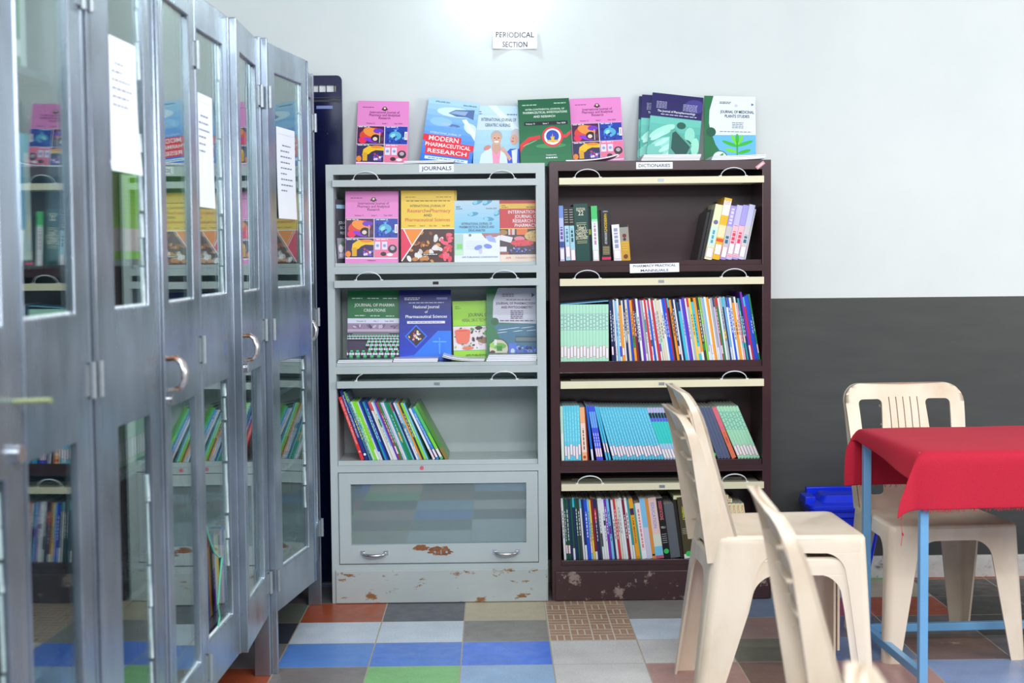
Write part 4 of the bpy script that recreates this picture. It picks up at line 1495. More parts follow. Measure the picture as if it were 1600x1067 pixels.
    # ---- third shelf
    z = .5466
    G3 = 'books on the third shelf of the brown bookcase'
    row = [dict(t=.012, h=.213, th=1.5, col=(190, 232, 214), deco=[('band', 0, .5, (226, 240, 232))], label='pale green thin book at the left end of the third brown shelf')]
    for k in range(6):
        row.append(dict(t=.0115, h=.215, th=2, col=(104, 208, 232), deco=[('dash', .35, .9, (140, 226, 244), .4)], st=[(.08, .27), (.02, .26), (.1, .3)][k % 3], label='sky blue manual standing nearly upright left of the peach book', g='sky blue manuals left of the peach book'))
    row += [dict(t=.022, h=.208, th=3, col=(244, 180, 130), deco=[('band', .15, .7, (246, 214, 200)), ('dash', .2, .6, (90, 60, 50), .2), ('dot', .06, .006, (200, 70, 50))], label='peach coloured book between blue manuals on the third brown shelf'),
            dict(t=.006, h=.206, th=3.2, col=(120, 30, 36), label='thin dark red book right of the peach book'),
            dict(t=.009, h=.216, th=6, col=(30, 110, 210), deco=[('band', 0, .2, PAL['white'])], label='bright blue book with a white foot right of the peach book')]
    for k in range(3):
        row.append(dict(t=.009, h=.214, th=9, col=(70, 90, 226), deco=[('band', .6, .9, (110, 170, 240)), ('dash', .1, .5, (190, 200, 250), .4)], st=(.06, .22), label='violet blue thin book leaning in the group of three', g='violet blue thin books'))
    for k in range(2):
        row.append(dict(t=.008, h=.214, th=12 + k, col=(80, 190, 232), st=(.14, .32), label=['steeper leaning sky blue booklet just right of the violet blue ones', 'sky blue booklet leaning on the first of the long blue run'][k]))
    for k in range(17):
        row.append(dict(t=.0112, h=.214, th=15 + k * .25, col=(96, 198, 228), deco=[('dash', .2, .95, (130, 216, 240), .35)], st=[(.07, .26), (.09, .27), (.05, .25)][k % 3], label='sky blue manual leaning left in the long matching run', g='long run of sky blue manuals'))
    for k in range(12):
        row.append(dict(t=.0118, h=.214, th=19.3, col=(60, 206, 200), deco=[('band', .9, 1, (190, 180, 226)), ('band', .80, .9, (40, 34, 60)), ('band', .73, .8, (90, 90, 220)), ('band', .0, .3, (170, 200, 236))], st=(.02, .2), label='teal manual with a dark purple band near its top', g='teal manuals with purple tops'))
    for k in range(4):
        row.append(dict(t=.0165, h=.225, th=20.5, col=(22, 24, 26), deco=[('dash', .35, .85, (200, 196, 180), .3), ('lines', .2, .3, (150, 150, 140), 4), ('dot', .07, .0075, (60, 200, 90))], label='black volume with a green dot, leaning behind the stacked chairs', g='black volumes with green dots'))
    for k in range(4):
        row.append(dict(t=.013, h=.215, th=20.5, col=(90, 100, 130), label='slate blue book mostly hidden behind the chair backs', g='slate blue books behind the chair backs'))
    row.append(dict(t=.019, h=.214, th=21.5, col=(232, 120, 90), deco=[('band', .55, 1, (226, 110, 130)), ('vtext', '11.08N', .3, .5, (170, 50, 70), .4)], label='coral pink book leaning left of the mint manuals'))
    for k in range(7):
        row.append(dict(t=.0122, h=.222, th=23, col=(170, 224, 190), deco=[('band', .55, .9, (120, 190, 164)), ('dash', .56, .89, (176, 226, 204), .5)], st=[(.05, .24), (.07, .26)][k % 2], label='mint manual leaning at the right end of the third brown shelf', g='leaning mint manuals at the right end'))
    lay_row(row, .3745, at(1188, 710, .03).x, z, y, G3, 'on the third brown shelf')
    # ---- bottom shelf
    z = .1546
    G4 = 'books on the bottom shelf of the brown bookcase'
    seq = ('white dark_green dark_green navy dark_green navy dark_green charcoal white navy blue light_blue yellow maroon navy charcoal white white white purple light_blue navy white red beige white white '
           'maroon white teal').split()
    row = []
    for k, s_ in enumerate(seq):
        cn = s_.replace('_', ' ')
        th = 3 + 4.5 * k / len(seq)
        row.append(vary(cn, {'maroon': .009, 'blue': .012}.get(s_, hs.uniform(.006, .009)), .238 + hs.uniform(-.003, .006), th, dy=hs.uniform(0, .005)))
    D = lambda **k: row.append(k)
    D(t=.015, h=.240, th=7.5, col=(240, 164, 40), deco=[('band', .73, .84, (60, 40, 90)), ('vtext', 'LAB MANUAL', .25, .68, (60, 36, 20), .35), ('band', 0, .05, (220, 150, 50))], label='amber book with a dark purple band on the bottom brown shelf')
    D(t=.006, h=.22, th=7.5, col=(60, 170, 150), label='thin turquoise book beside the amber one')
    D(t=.018, h=.222, th=7.5, col=(242, 226, 230), deco=[('dash', .2, .9, (226, 120, 140), .3), ('band', 0, .14, (238, 240, 244))], label='white and pink book right of the amber one')
    D(t=.019, h=.240, th=7.5, col=(206, 206, 226), deco=[('band', .52, 1, (130, 196, 238))], label='light blue and lilac book on the bottom brown shelf')
    D(t=.011, h=.240, th=7.5, col=(226, 146, 50), deco=[('band', .05, .08, BK)], label='narrow orange book beside the light blue and lilac one')
    D(t=.029, h=.242, th=7.5, col=(232, 200, 196), deco=[('band', .0, .05, (190, 90, 120)), ('band', .05, .2, (120, 196, 230)), ('band', .2, .4, (214, 222, 206)), ('vtext', 'EDUCATION', .5, .92, (120, 150, 226), .4)], label='wide pale pink book with blue lettering on the bottom brown shelf')
    D(t=.025, h=.240, th=7.5, col=(20, 20, 24), deco=[('vtext', 'DISSERTATIONS', .64, .95, (236, 120, 130), .5), ('htext', 'VOL-1', .5, .012, (230, 230, 230), .6), ('lines', .26, .4, (200, 200, 200), 5), ('dot', .12, .010, (50, 196, 90))], label='black volume with pink lettering and a green dot')
    D(t=.036, h=.215, th=7.5, dy=.01, col=(96, 100, 108), label='broad plain slate grey volume on the bottom brown shelf')
    D(t=.012, h=.238, th=7.5, dy=.01, col=(40, 38, 28), label='narrow dark book left of the broad olive volume')
    D(t=.035, h=.243, th=7, col=(74, 68, 42), deco=[('vtext', 'PHARMACY', .62, .84, (226, 226, 40), .3), ('lines', .4, .48, (190, 190, 170), 4), ('band', 0, .07, (230, 230, 226)), ('dot', .07, .011, (50, 200, 90))], label='broad olive volume with yellow lettering and green dot')
    D(t=.018, h=.24, th=7, col=(28, 34, 36), deco=[('vtext', 'BASIC ELECTRICAL ENGINEERING', .42, .93, (226, 206, 50), .5), ('vtext', 'Practical', .2, .38, (230, 230, 234), .35), ('dot', .09, .010, (50, 200, 90))], label='black volume with yellow lettering right of the olive one')
    D(t=.019, h=.215, th=8, col=(20, 136, 226), deco=[('dash', .3, .7, (90, 180, 240), .2)], st=(.08, .2), label='bright blue book left of the yellow ecology books')
    for k in range(11):
        D(t=.0148, h=.216, th=8, col=(240, 236, 190), deco=[('vtext', 'PRACTICAL ECOLOGY', .48, .97, (232, 110, 90), .62), ('lines', .3, .44, (120, 140, 90), 8)], st=[(.06, .26), (.02, .22), (.12, .34)][k % 3], label='pale yellow book with red capitals down its spine, in the matching run', g='pale yellow books with red capitals')
    lay_row(row, .3745, at(1174, 870, .03).x, z, y, G4, 'on the bottom brown shelf')
    for k in range(2):
        o = book(.0148, .216, .17, (240, 236, 190), (('vtext', 'PRACTICAL ECOLOGY', .28, .97, (232, 110, 90), .62),), None)
        o.location = (at(1052 + 6 * k, 800, .04).x, .034 + .004 * k, z + .2335 + .0152 * (1 - k))
        o.rotation_euler = (0, math.radians(90), 0)
        tag(o, 'pale yellow book lying flat on the matching run, %s one' % ('upper', 'lower')[k], 'book', G4)
    # ---- grey case, third shelf
    z = .5556
    G5 = 'books on the third shelf of the grey bookcase'
    row = [
        dict(t=.017, h=.262, th=19, lead=1, col=(222, 56, 60), deco=[('vtext', 'TEXTBOOK OF MEDICINAL PHARMACOLOGY', .25, .95, (246, 200, 196), .5), ('htext', 'VOL', .12, .01, WH, .6)], label='red book leaning at the far left of the third grey shelf'),
        dict(t=.017, h=.290, th=19.5, col=(38, 54, 136), deco=[('vtext', 'The Practical Manual of ECOSYSTEM BIOLOGY', .32, .93, (226, 230, 246), .5), ('dot', .08, .005, WH)], label='tall navy book beside the red one on the third grey shelf'),
        dict(t=.008, h=.286, th=20, col=(60, 130, 160), deco=[('band', .85, 1, (120, 200, 60)), ('dash', .3, .6, (230, 220, 80), .5)], label='tall teal book with a green top and yellow lettering'),
        dict(t=.006, h=.282, th=20.2, col=(90, 110, 130), deco=[('dash', .1, .95, (180, 190, 200), .5)], label='tall slate book with a dotted grey spine'),
    ]
    seq = 'mint lime lime white blue navy teal blue navy white beige white light_blue purple brown green lilac white teal green green light_blue navy white light_blue orange charcoal lime light_blue dark_green'.split()
    for k, s_ in enumerate(seq):
        cn = s_.replace('_', ' ')
        row.append(vary(cn, {'lime': .011, 'orange': .008, 'green': .009, 'navy': .01, 'brown': .01}.get(s_, hs.uniform(.006, .009)), .245 - .0002 * k, 20.3 + 2.2 * k / len(seq)))
    D = lambda **k: row.append(k)
    D(t=.011, h=.22, th=25, col=(232, 236, 246), st=(.04, .2), label='white book leaning right of the dark gap on the grey shelf')
    D(t=.013, h=.222, th=26, col=(58, 142, 226), deco=[('vtext', 'Organic and Medicinal', .3, .9, (220, 236, 250), .5)], st=(.04, .2), label='sky blue book with white lettering right of the dark gap')
    D(t=.015, h=.232, th=27, col=(90, 196, 110), deco=[('band', .2, .5, (130, 220, 60))], st=(.04, .2), label='two tone green book leaning at the right of the grey shelf')
    D(t=.018, h=.245, th=28, col=(84, 140, 60), deco=[('band', 0, .2, (150, 120, 70))], label='olive green book, rightmost on the third grey shelf')
    lay_row(row, -.488, at(702, 718, .03).x, z, .030, G5, 'on the third grey shelf')


# ------------------------------------------------------------------ glazed steel cupboards along the left
def steel_door(parent, hx, hy, sgn, deg, name_label=None, broken=False, handle=True, putty=True, latch=False, W=.466, hg=.075):
    """a door hung at (hx,hy) in the cupboard's space; local s runs from the hinge to the free edge"""
    Z0, Z1, T = .200, 2.035, .018
    a = math.radians(deg)
    # local frame: origin at hinge; s along the door; n out into the room
    s_dir = Vector((math.sin(a), sgn * math.cos(a), 0))
    n_dir = Vector((math.cos(a), -sgn * math.sin(a), 0))
    B = Matrix.Identity(4)
    for i in range(3):
        B[i][0], B[i][1], B[i][2], B[i][3] = s_dir[i], n_dir[i], (0, 0, 1)[i], (hx, hy, 0)[i]

    def F():
        k = MB()
        k.T = B
        return k
    mb = F()
    st = .070
    up, lo = (1.250, 1.945), (.335, 1.010)
    mb.prism([(0.004, Z0), (W, Z0), (W, Z1), (0.004, Z1)],
             [[(hg, z0), (hg, z1), (W - st, z1), (W - st, z0)] for z0, z1 in (up, lo)],
             lambda u, v: (u, 0, v), lambda u, v: (u, T, v))
    # folded lip along the free edge
    mb.box(W, W + .006, -.006, T + .004, Z0 + .002, Z1 - .002)
    d = mb.build('door', M['steel'], parent, bevel=.003)
    finish(d.data, 30)
    for q, (z0, z1) in enumerate((up, lo)):
        g = F()
        e = .004
        if broken and q == 1:
            pts = [(hg - e, z1 + e), (hg - e, .72), (hg + .03, .66), (hg + .08, .60), (hg + .14, .55), (hg + .20, .525), (hg + .235, .52), (hg + .20, .46), (hg + .17, .40), (hg + .19, .36), (hg + .16, z0 - e), (W - st + e, z0 - e), (W - st + e, z1 + e)]
            pts = pts[::-1]
        else:
            pts = [(hg - e, z0 - e), (W - st + e, z0 - e), (W - st + e, z1 + e), (hg - e, z1 + e)]
        g.prism(pts, [], lambda u, v: (u, .005, v), lambda u, v: (u, .009, v))
        p = g.build('glass_pane', M['glass'], d)
        if broken and q == 1:
            p['label'] = 'broken glass pane with a jagged lower edge'
            g = F()
            pp = [(hg - e, .72), (hg + .03, .66), (hg + .08, .60), (hg + .14, .55), (hg + .20, .525), (hg + .235, .52), (hg + .20, .46), (hg + .17, .40), (hg + .19, .36), (hg + .16, z0 - e)]
            g.tube([(u, .007, v) for u, v in pp], .0028, 6)
            g.build('glass_edge', M['glass_edge'], d)
    if putty:
        g = F()
        rs = random.Random(int(hy * 100))
        for z0, z1 in (up, lo):
            zz = z0
            while zz < z1 - .02:
                l = rs.uniform(.03, .16)
                if rs.random() < .85:
                    g.tube([(W - st - .002, .006, zz), (W - st - .003, .004, min(zz + l, z1))], rs.uniform(.003, .0055), 6)
                zz += l + rs.uniform(.002, .01)
            g.tube([(hg, .006, z0 + .002), (W - st, .006, z0 + .002)], .0035, 6)
        g.build('putty', M['putty'], d)
    if handle:
        g = F()
        zh = 1.090
        pts = [(W - .045, T, zh + .034), (W - .045, T + .018, zh + .035), (W - .042, T + .034, zh + .024), (W - .040, T + .040, zh + .004), (W - .040, T + .038, zh - .018), (W - .040, T + .028, zh - .034), (W - .040, T, zh - .037)]
        g.tube(pts, [.013, .014, .014, .014, .013, .011, .010], 12, flat=.5)
        g.build('door_handle', M['handle'], d, 45)
        g = F()
        g.tube([(W - .048, T, 1.03), (W - .048, T + .010, 1.03)], .013, 16)
        g.build('lock', M['chrome'], d, 45)
    if latch:
        g = F()
        g.tube([(W - .03, T, 1.128), (W - .03, T + .052, 1.130), (W - .03, T + .060, 1.130)], [.008, .008, .007], 10, flat=.6)
        o = g.build('latch_bar', M['brass'], d, 45)
        o['label'] = 'short tarnished brass coloured latch bar'
        g = F()
        g.tube([(W - .035, T, 1.045), (W - .035, T + .012, 1.045)], .015, 16)
        g.build('lock', M['chrome'], d, 45)
    for zh in (1.86, 1.12, .305):
        g = F()
        g.tube([(-.002, T + .006, zh - .035), (-.002, T + .006, zh + .035)], .0075, 10)
        for k in (-.012, .012):
            g.tube([(-.002, T + .006, zh + k - .001), (-.002, T + .006, zh + k + .001)], .0085, 10)
        g.box(0, .028, T, T + .003, zh - .03, zh + .03)
        g.build('hinge', M['hinge'], d, 45)
    return d, B


CUP = [dict(y0=-.99, y1=-.005), dict(y0=-1.98, y1=-.99), dict(y0=-2.91, y1=-1.98), dict(y0=-3.88, y1=-2.91)]


def facade(y):
    return -.566 + .0335 * y


def build_cupboards():
    angs = [(6.6, 3.0), (.1, 2.6), (1.2, 1.9), (4.6, 0)]      # (near door, far door) swung from closed
    labels = ['grey steel glazed cupboard furthest from the viewer, near door ajar with a notice',
              'grey steel glazed cupboard with the broken lower pane, second from the bookcases',
              'grey steel glazed cupboard third from the bookcases, lime green books inside',
              'grey steel glazed cupboard nearest the viewer at the left picture edge']
    slant = math.atan(.0335)
    out = []
    for i, c in enumerate(CUP):
        ym = (c['y0'] + c['y1']) / 2
        r = empty('steel_cupboard', (facade(ym) - .012 - (0, .020, -.004, 0)[i], ym, 0), -slant)
        tag(r, labels[i], 'cupboard', 'glazed steel cupboards in a row along the left')
        L = (c['y1'] - c['y0']) / math.cos(slant) - .006
        h = L / 2
        D = .42
        mb = MB()
        t = .012
        mb.box(-D, 0, -h, -h + t, .19, 2.05)
        mb.box(-D, 0, h - t, h, .19, 2.05)
        mb.box(-D, -D + t, -h + t, h - t, .19, 2.05)
        mb.box(-D + t, 0, -h + t, h - t, 2.035, 2.05)
        mb.box(-D + t, 0, -h + t, h - t, .19, .215)
        mb.build('body', M['steel'], r, bevel=.002)
        # front posts run down to the floor as legs
        for sx, sy in ((0, -1), (0, 1), (-1, -1), (-1, 1)):
            mb = MB()
            xa = -.032 if sx == 0 else -D
            ya = -h if sy < 0 else h - .018
            mb.box(xa, .020 if sx == 0 else xa + .034, ya, ya + .018, 0, 2.046 if sx == 0 else .19)
            mb.build('leg', M['steel'], r, bevel=.002)
        for z in (.30, .60, .88, 1.35, 1.70):
            mb = MB()
            mb.box(-D + t + .001, -.04, -h + t + .001, h - t - .001, z - .014, z)
            mb.build('shelf', M['steel'], r)
        a1, a2 = angs[i]
        d1 = steel_door(r, .001, -h + .018, 1, a1, handle=False, broken=(i == 1), latch=(i == 3), W=h - .026, hg=.125 if i == 2 else .075)
        d2 = steel_door(r, .001, h - .018, -1, a2, handle=(i != 3), W=h - .026)
        out.append((r, d1, d2))
    return out


def notice(B, root, label, s0, s1, z0, z1, bot=0.0, lines=6, seed=1):
    """a typed sheet stuck to the outside of a door pane"""
    mb = MB()
    M4 = root.matrix_basis @ B
    w, h = s1 - s0, z1 - z0
    n = 8
    vs, fs = [], []
    def P(u, v, off):
        return (s0 + w * u, .0096 + off + bot * (1 - v) ** 3, z0 + h * v)
    for off in (0, .0004):
        for j in range(n + 1):
            for i in (0, 1):
                vs.append(P(i, j / n, off))
    k = 2 * (n + 1)
    for j in range(n):
        a = 2 * j
        fs += [(a, a + 1, a + 3, a + 2), (a + k + 1, a + k, a + k + 2, a + k + 3), (a, a + 2, a + 2 + k, a + k), (a + 1, a + 1 + k, a + 3 + k, a + 3)]
    mb.add(vs, fs, (238, 243, 252))
    rs = random.Random(seed)
    for q in range(lines):
        v = .80 - q * .062
        u = .30 if q == 0 else .2
        e = rs.uniform(.5, .85)
        while u < e:
            l = rs.uniform(.05, .14)
            mb.add([P(u, v, .0007), P(min(u + l, e), v, .0007), P(min(u + l, e), v + .014, .0007), P(u, v + .014, .0007)], [(0, 1, 2, 3)], (96, 104, 130))
            u += l + .03
    mb.add([P(.08, .925, .0007), P(.92, .925, .0007), P(.92, .928, .0007), P(.08, .928, .0007)], [(0, 1, 2, 3)], (170, 180, 200))
    mb.v = [M4 @ v for v in mb.v]
    o = mb.build('notice', M['printed'])
    tag(o, label, 'paper notice', 'typed notices stuck to the cupboard doors')


def build_cupboard_contents(cup):
    rnd = random.Random(21)

    def row(i, z, ys, specs, group, where):
        r = cup[i][0]
        # row space x runs along +y of the cupboard, spine faces +x
        T = Matrix.LocRotScale(r.location, r.rotation_euler, None) @ Matrix.Translation((-.07, 0, 0)) @ Matrix.Rotation(PI / 2, 4, 'Z')
        lay_row(specs, ys[0], ys[1], z + .0005, 0, group, where, T)
    # third cupboard: lime books over pale green manuals
    lime = [dict(t=.022, h=.235, th=0, d=.18, col=(150, 206, 30), deco=[('lines', .45, .9, (120, 170, 30), 12), ('band', .08, .3, (240, 200, 210))], label='lime green book behind the glass of the third cupboard', g='lime green books in the third cupboard') for _ in range(18)]
    row(2, 1.35, (-.08, .42), lime, 'x', '')
    pale = [dict(t=.013, h=.23, th=0, d=.18, col=(176, 210, 190), st=(.05, .25), label='pale green manual behind the glass of the third cupboard', g='pale green manuals in the third cupboard') for _ in range(20)]
    row(2, .88, (-.08, .42), pale, 'x', '')
    # nearest cupboard
    seqs = [(['white', 'red', 'mint', 'white', 'red', 'green', 'white'], 1.70, 'top shelf of nearest cupboard'), (['light blue', 'white', 'light blue', 'pink', 'white', 'light blue', 'white'], 1.35, 'second shelf of nearest cupboard'),
            (['white', 'red', 'beige', 'white', 'blue'], .30, 'bottom shelf of nearest cupboard')]
    for q, (s_, z, wh) in enumerate(seqs):
        row(3, z, (.20, .42), [vary(cn, .02, .235, 0, d=.18) for cn in s_], 'books ' + wh, wh)
    # behind the broken pane
    s_ = ['navy', 'pink', 'yellow', 'white', 'blue', 'orange', 'black', 'purple', 'white', 'yellow', 'navy', 'pink', 'blue', 'beige', 'brown', 'yellow', 'pink', 'white', 'blue']
    row(1, .30, (-.14, .42), [vary(cn, .018, .235 + rnd.uniform(-.02, .02), 6, d=.2) for cn in s_], 'books behind the broken pane', 'behind the broken pane')
    # white folder in the far cupboard
    s_ = ['white', 'charcoal', 'beige']
    row(0, .30, (-.44, -.28), [vary(cn, .02, .27, 4, d=.2) for cn in s_], 'folders in the furthest cupboard', 'in the furthest cupboard')
    # notices
    r, d1, d2 = cup[2]
    notice(d1[1], r, 'white typed notice on the third cupboard, largest and nearest of the three', .118, .335, 1.53, 1.805, .010, 6, 4)
    r, d1, d2 = cup[1]
    notice(d1[1], r, 'white typed notice on the door above the broken pane', .085, .290, 1.485, 1.785, .004, 6, 5)
    r, d1, d2 = cup[0]
    notice(d1[1], r, 'white typed notice on the furthest cupboard door, smallest in view', .110, .325, 1.478, 1.778, .004, 9, 6)


def build_navy():
    """narrow navy painted steel door leaf standing flat against the wall"""
    r = empty('metal_panel', (-.70, .33, 0))
    tag(r, 'navy blue glossy steel panel against the wall left of the grey bookcase', 'panel')
    mb = MB()
    pts = []
    w, H = .218, 2.078
    rad = .02
    out = [(-w, .02), (w, .02)]
    for k in range(7):
        a = PI / 2 * k / 6
        out.append((w - rad + rad * math.cos(a), H - rad + rad * math.sin(a)))
    for k in range(7):
        a = PI / 2 + PI / 2 * k / 6
        out.append((-w + rad + rad * math.cos(a), H - rad + rad * math.sin(a)))
    reflection_cut = [(.105, 2.012), (.105, 2.040), (.195, 2.040), (.195, 2.012)]  # cut-out for the imitated window reflection
    mb.prism(out, [reflection_cut], lambda u, v: (u, -.028, v), lambda u, v: (u, -.010, v))
    mb.build('panel_sheet', M['navy'], r, bevel=.003)
    mb = MB()
    mb.box(.10, .200, -.014, -.0095, 2.005, 2.05)  # white sheet imitates a bright window mirrored in the gloss paint
    o = mb.build('reflection_pane', M['white'], r)
    o['label'] = 'bright white pane behind the vent bars'
    mb = MB()
    for x in (.125, .155, .188):
        mb.box(x - .0018, x + .0018, -.024, -.018, 2.010, 2.045)  # upright bars of the mirrored window, modelled as black strips
    mb.box(.06, .212, -.031, -.028, 1.972, 1.980)
    mb.box(.06, .212, -.031, -.028, 1.987, 1.991)
    mb.build('reflection_bars', M['black'], r)
    mb = MB()
    mb.box(.115, .180, -.0292, -.0282, 1.945, 1.957, (120, 136, 190))
    mb.build('name_strip', M['printed'], r)


# ------------------------------------------------------------------ chairs
def chair_proto():
    r = empty('plastic_chair', (0, 0, 0))
    H = .440

    def w(x, z):          # half width of the shell at a place
        return .198 + (x + .2) * .035 + (H - z) * .055

    def xr(z):            # rear edge
        return -.215 - (H - z) * .13

    def xf(z):            # front edge
        return .225 + (H - z) * .045
    rc = .022

    def corner(cx, cy, a, b, sx, sy, rad=rc, n=5, inset=0.0):
        """path round one corner: along the side for a, along the front or back for b"""
        p = [(cx - sx * a, cy)]
        for k in range(n + 1):
            t = PI / 2 * k / n
            p.append((cx - sx * rad + sx * rad * math.sin(t), cy - sy * rad + sy * rad * math.cos(t)))
        p.append((cx, cy - sy * b))
        return p

    def loft(zs, fa, fb, sx, sy, name, parent):
        mb = MB()
        rings = []
        for z in zs:
            cx = xf(z) if sx > 0 else xr(z)
            cy = sy * w(cx, z)
            a, b = fa(z), fb(z)
            pa = corner(cx, cy, a, b, sx, sy)
            # at the side the width follows x
            pa[0] = (pa[0][0], sy * (w(pa[0][0], z)))
            rings.append([(x, y, z) for x, y in pa])
        n = len(rings[0])
        vs = [v for g in rings for v in g]
        fs = [(i * n + k, i * n + k + 1, (i + 1) * n + k + 1, (i + 1) * n + k) for i in range(len(rings) - 1) for k in range(n - 1)]
        mb.add(vs, fs)
        return mb, vs, fs

    parts = []
    LX = lambda z: (xf(z) - xr(z)) / 2
    zt, za, zl, ra = H, .400, .29, .055

    def ease(z, a0, L):
        if z > za + .0003:
            return L
        t = min(1, max(0, (z - za + ra) / ra))
        return a0 + (z - zl) * .12 + ra * (1 - math.sqrt(max(0, 1 - t * t)))
    seat = MB()
    for sx in (1, -1):
        for sy in (1, -1):
            def la(z, sx=sx):
                return (.036 + .022 * z / .29) if sx > 0 else (.065 + .060 * z / .29)

            def lb(z, sx=sx):
                return (.050 + .035 * z / .29) if sx > 0 else (.045 + .030 * z / .29)
            zs = [0, .03, .08, .14, .20, .25, zl]
            mb, vs, fs = loft(zs, la, lb, sx, sy, 'leg', r)
            o = mb.build('leg', M['plastic'], r, 40)
            so = o.modifiers.new('shell', 'SOLIDIFY')
            so.thickness, so.offset = .007, 0
            bake(o)
            parts.append(o)
            zs = [zl, zl + .028] + [za - ra + ra * math.sin(PI / 2 * k / 9) for k in range(10)] + [za + .0006, za + .01, .425, zt]
            fa = lambda z, sx=sx: ease(z, la(zl, sx), LX(z))
            fb = lambda z, sx=sx: ease(z, lb(zl, sx), w(xf(z) if sx > 0 else xr(z), z))
            _, vs, fs = loft(zs, fa, fb, sx, sy, '', None)
            seat.add(vs, fs)
    # seat top: rings shrinking from the rim
    def rim(z, sc, dz):
        ring = []
        f, b = xf(H), xr(H)
        for (sx, sy) in ((1, 1), (1, -1), (-1, -1), (-1, 1)):
            cx = f if sx > 0 else b
            cy = sy * w(cx, H)
            seq = []
            for k in range(6):
                t = PI / 2 * k / 5
                seq.append((cx - sx * rc + sx * rc * math.sin(t), cy - sy * rc + sy * rc * math.cos(t)))
            if sx * sy < 0:
                seq = seq[::-1]
            ring += seq
        out = []
        mxx = (f + b) / 2
        for x, y in ring:
            out.append((mxx + (x - mxx) * sc, y * sc, z + dz * (1 if x < mxx else .6)))
        return out
    rings = [rim(H, 1, 0), rim(H + .006, .985, 0), rim(H + .008, .955, 0), rim(H + .006, .90, 0), rim(H - .001, .75, 0), rim(H - .006, .5, 0), rim(H - .008, .25, 0)]
    n = len(rings[0])
    vs = [v for g in rings for v in g] + [(0, 0, H - .008)]
    fs = [(i * n + k, i * n + (k + 1) % n, (i + 1) * n + (k + 1) % n, (i + 1) * n + k) for i in range(len(rings) - 1) for k in range(n)]
    fs += [((len(rings) - 1) * n + k, (len(rings) - 1) * n + (k + 1) % n, len(rings) * n) for k in range(n)]
    seat.add(vs, fs)
    o = seat.build('seat', M['plastic'], r, 50)
    so = o.modifiers.new('shell', 'SOLIDIFY')
    so.thickness, so.offset = .007, 0
    bake(o, 42)
    # backrest: a plate with two windows and five slots, bent and leaned
    Hb = .440

    def bp(u, v, off):
        t = max(0, v / Hb)
        curve = -.020 * (1 - (u / .22) ** 2)
        x = -.145 - .128 * t - .012 * max(0, t - .8) / .2 * 1.0 + curve
        return (x - off, u, H - .004 + v)
    wb, wt, R = .196, .218, .062
    out = [(-wb, 0), (wb, 0)]
    for k in range(9):
        a = PI / 2 * k / 8
        out.append((wt - R + R * math.cos(a), Hb - R + R * math.sin(a)))
    for k in range(9):
        a = PI / 2 + PI / 2 * k / 8
        out.append((-wt + R + R * math.cos(a), Hb - R + R * math.sin(a)))

    def rr(x0, x1, xb0, xb1, y0, y1, rad):
        p = []
        for (cx, cy, a0) in ((xb1 - rad, y0 + rad, -PI / 2), (x1 - rad, y1 - rad, 0), (x0 + rad, y1 - rad, PI / 2), (xb0 + rad, y0 + rad, PI)):
            for k in range(5):
                a = a0 + PI / 2 * k / 4
                p.append((cx + rad * math.cos(a), cy + rad * math.sin(a)))
        return p
    holes = [rr(.080, .168, .100, .155, .055, .385, .016), rr(-.168, -.080, -.155, -.100, .055, .385, .016)]
    for k in range(5):
        xx = -.052 + .026 * k
        holes.append(rr(xx - .0018, xx + .0018, xx - .0018, xx + .0018, .17, .392, .0015))
    mb = MB()
    mb.prism(out, holes, lambda u, v: (u, 0, v), lambda u, v: (u, .009, v))
    me = bpy.data.meshes.new('backrest')
    me.from_pydata([tuple(v) for v in mb.v], [], mb.f)
    bm = bmesh.new()
    bm.from_mesh(me)
    for k in range(1, 16):
        bmesh.ops.bisect_plane(bm, geom=bm.verts[:] + bm.edges[:] + bm.faces[:], plane_co=(-.22 + .44 * k / 16, 0, 0), plane_no=(1, 0, 0))
    for k in range(1, 12):
        bmesh.ops.bisect_plane(bm, geom=bm.verts[:] + bm.edges[:] + bm.faces[:], plane_co=(0, 0, Hb * k / 12), plane_no=(0, 0, 1))
    for v in bm.verts:
        v.co = Vector(bp(v.co.x, v.co.z, v.co.y))
    # flange that wraps back round the sides and the top
    def flange_depth(v):
        t = v / Hb
        return .056 * (1 - t) ** 1.1 + .024
    path = []
    for k in range(10):
        v = (Hb - R) * k / 9
        path.append((wb + (wt - wb) * v / (Hb - R), v))
    path += out[2:11][1:] + out[11:][0:]
    for k in range(9, -1, -1):
        v = (Hb - R) * k / 9
        path.append((-(wb + (wt - wb) * v / (Hb - R)), v))
    prev = None
    th = .006
    for (u, v) in path:
        ln = math.hypot(u, v - Hb / 2)
        # inward direction for the wall's thickness
        if v < Hb - R:
            iu, iv = (-1 if u > 0 else 1), 0
        else:
            ccx = (wt - R) * (1 if u > 0 else -1)
            if abs(u) < wt - R:
                iu, iv = 0, -1
            else:
                iu, iv = ccx - u, (Hb - R) - v
                l = math.hypot(iu, iv) or 1
                iu, iv = iu / l, iv / l
        d = flange_depth(v)
        q = [bm.verts.new(bp(u, v, 0)), bm.verts.new(bp(u, v, d)), bm.verts.new(bp(u + iu * th, v + iv * th, d)), bm.verts.new(bp(u + iu * th, v + iv * th, .008))]
        if prev:
            for k in range(3):
                bm.faces.new((prev[k], prev[k + 1], q[k + 1], q[k]))
        prev = q
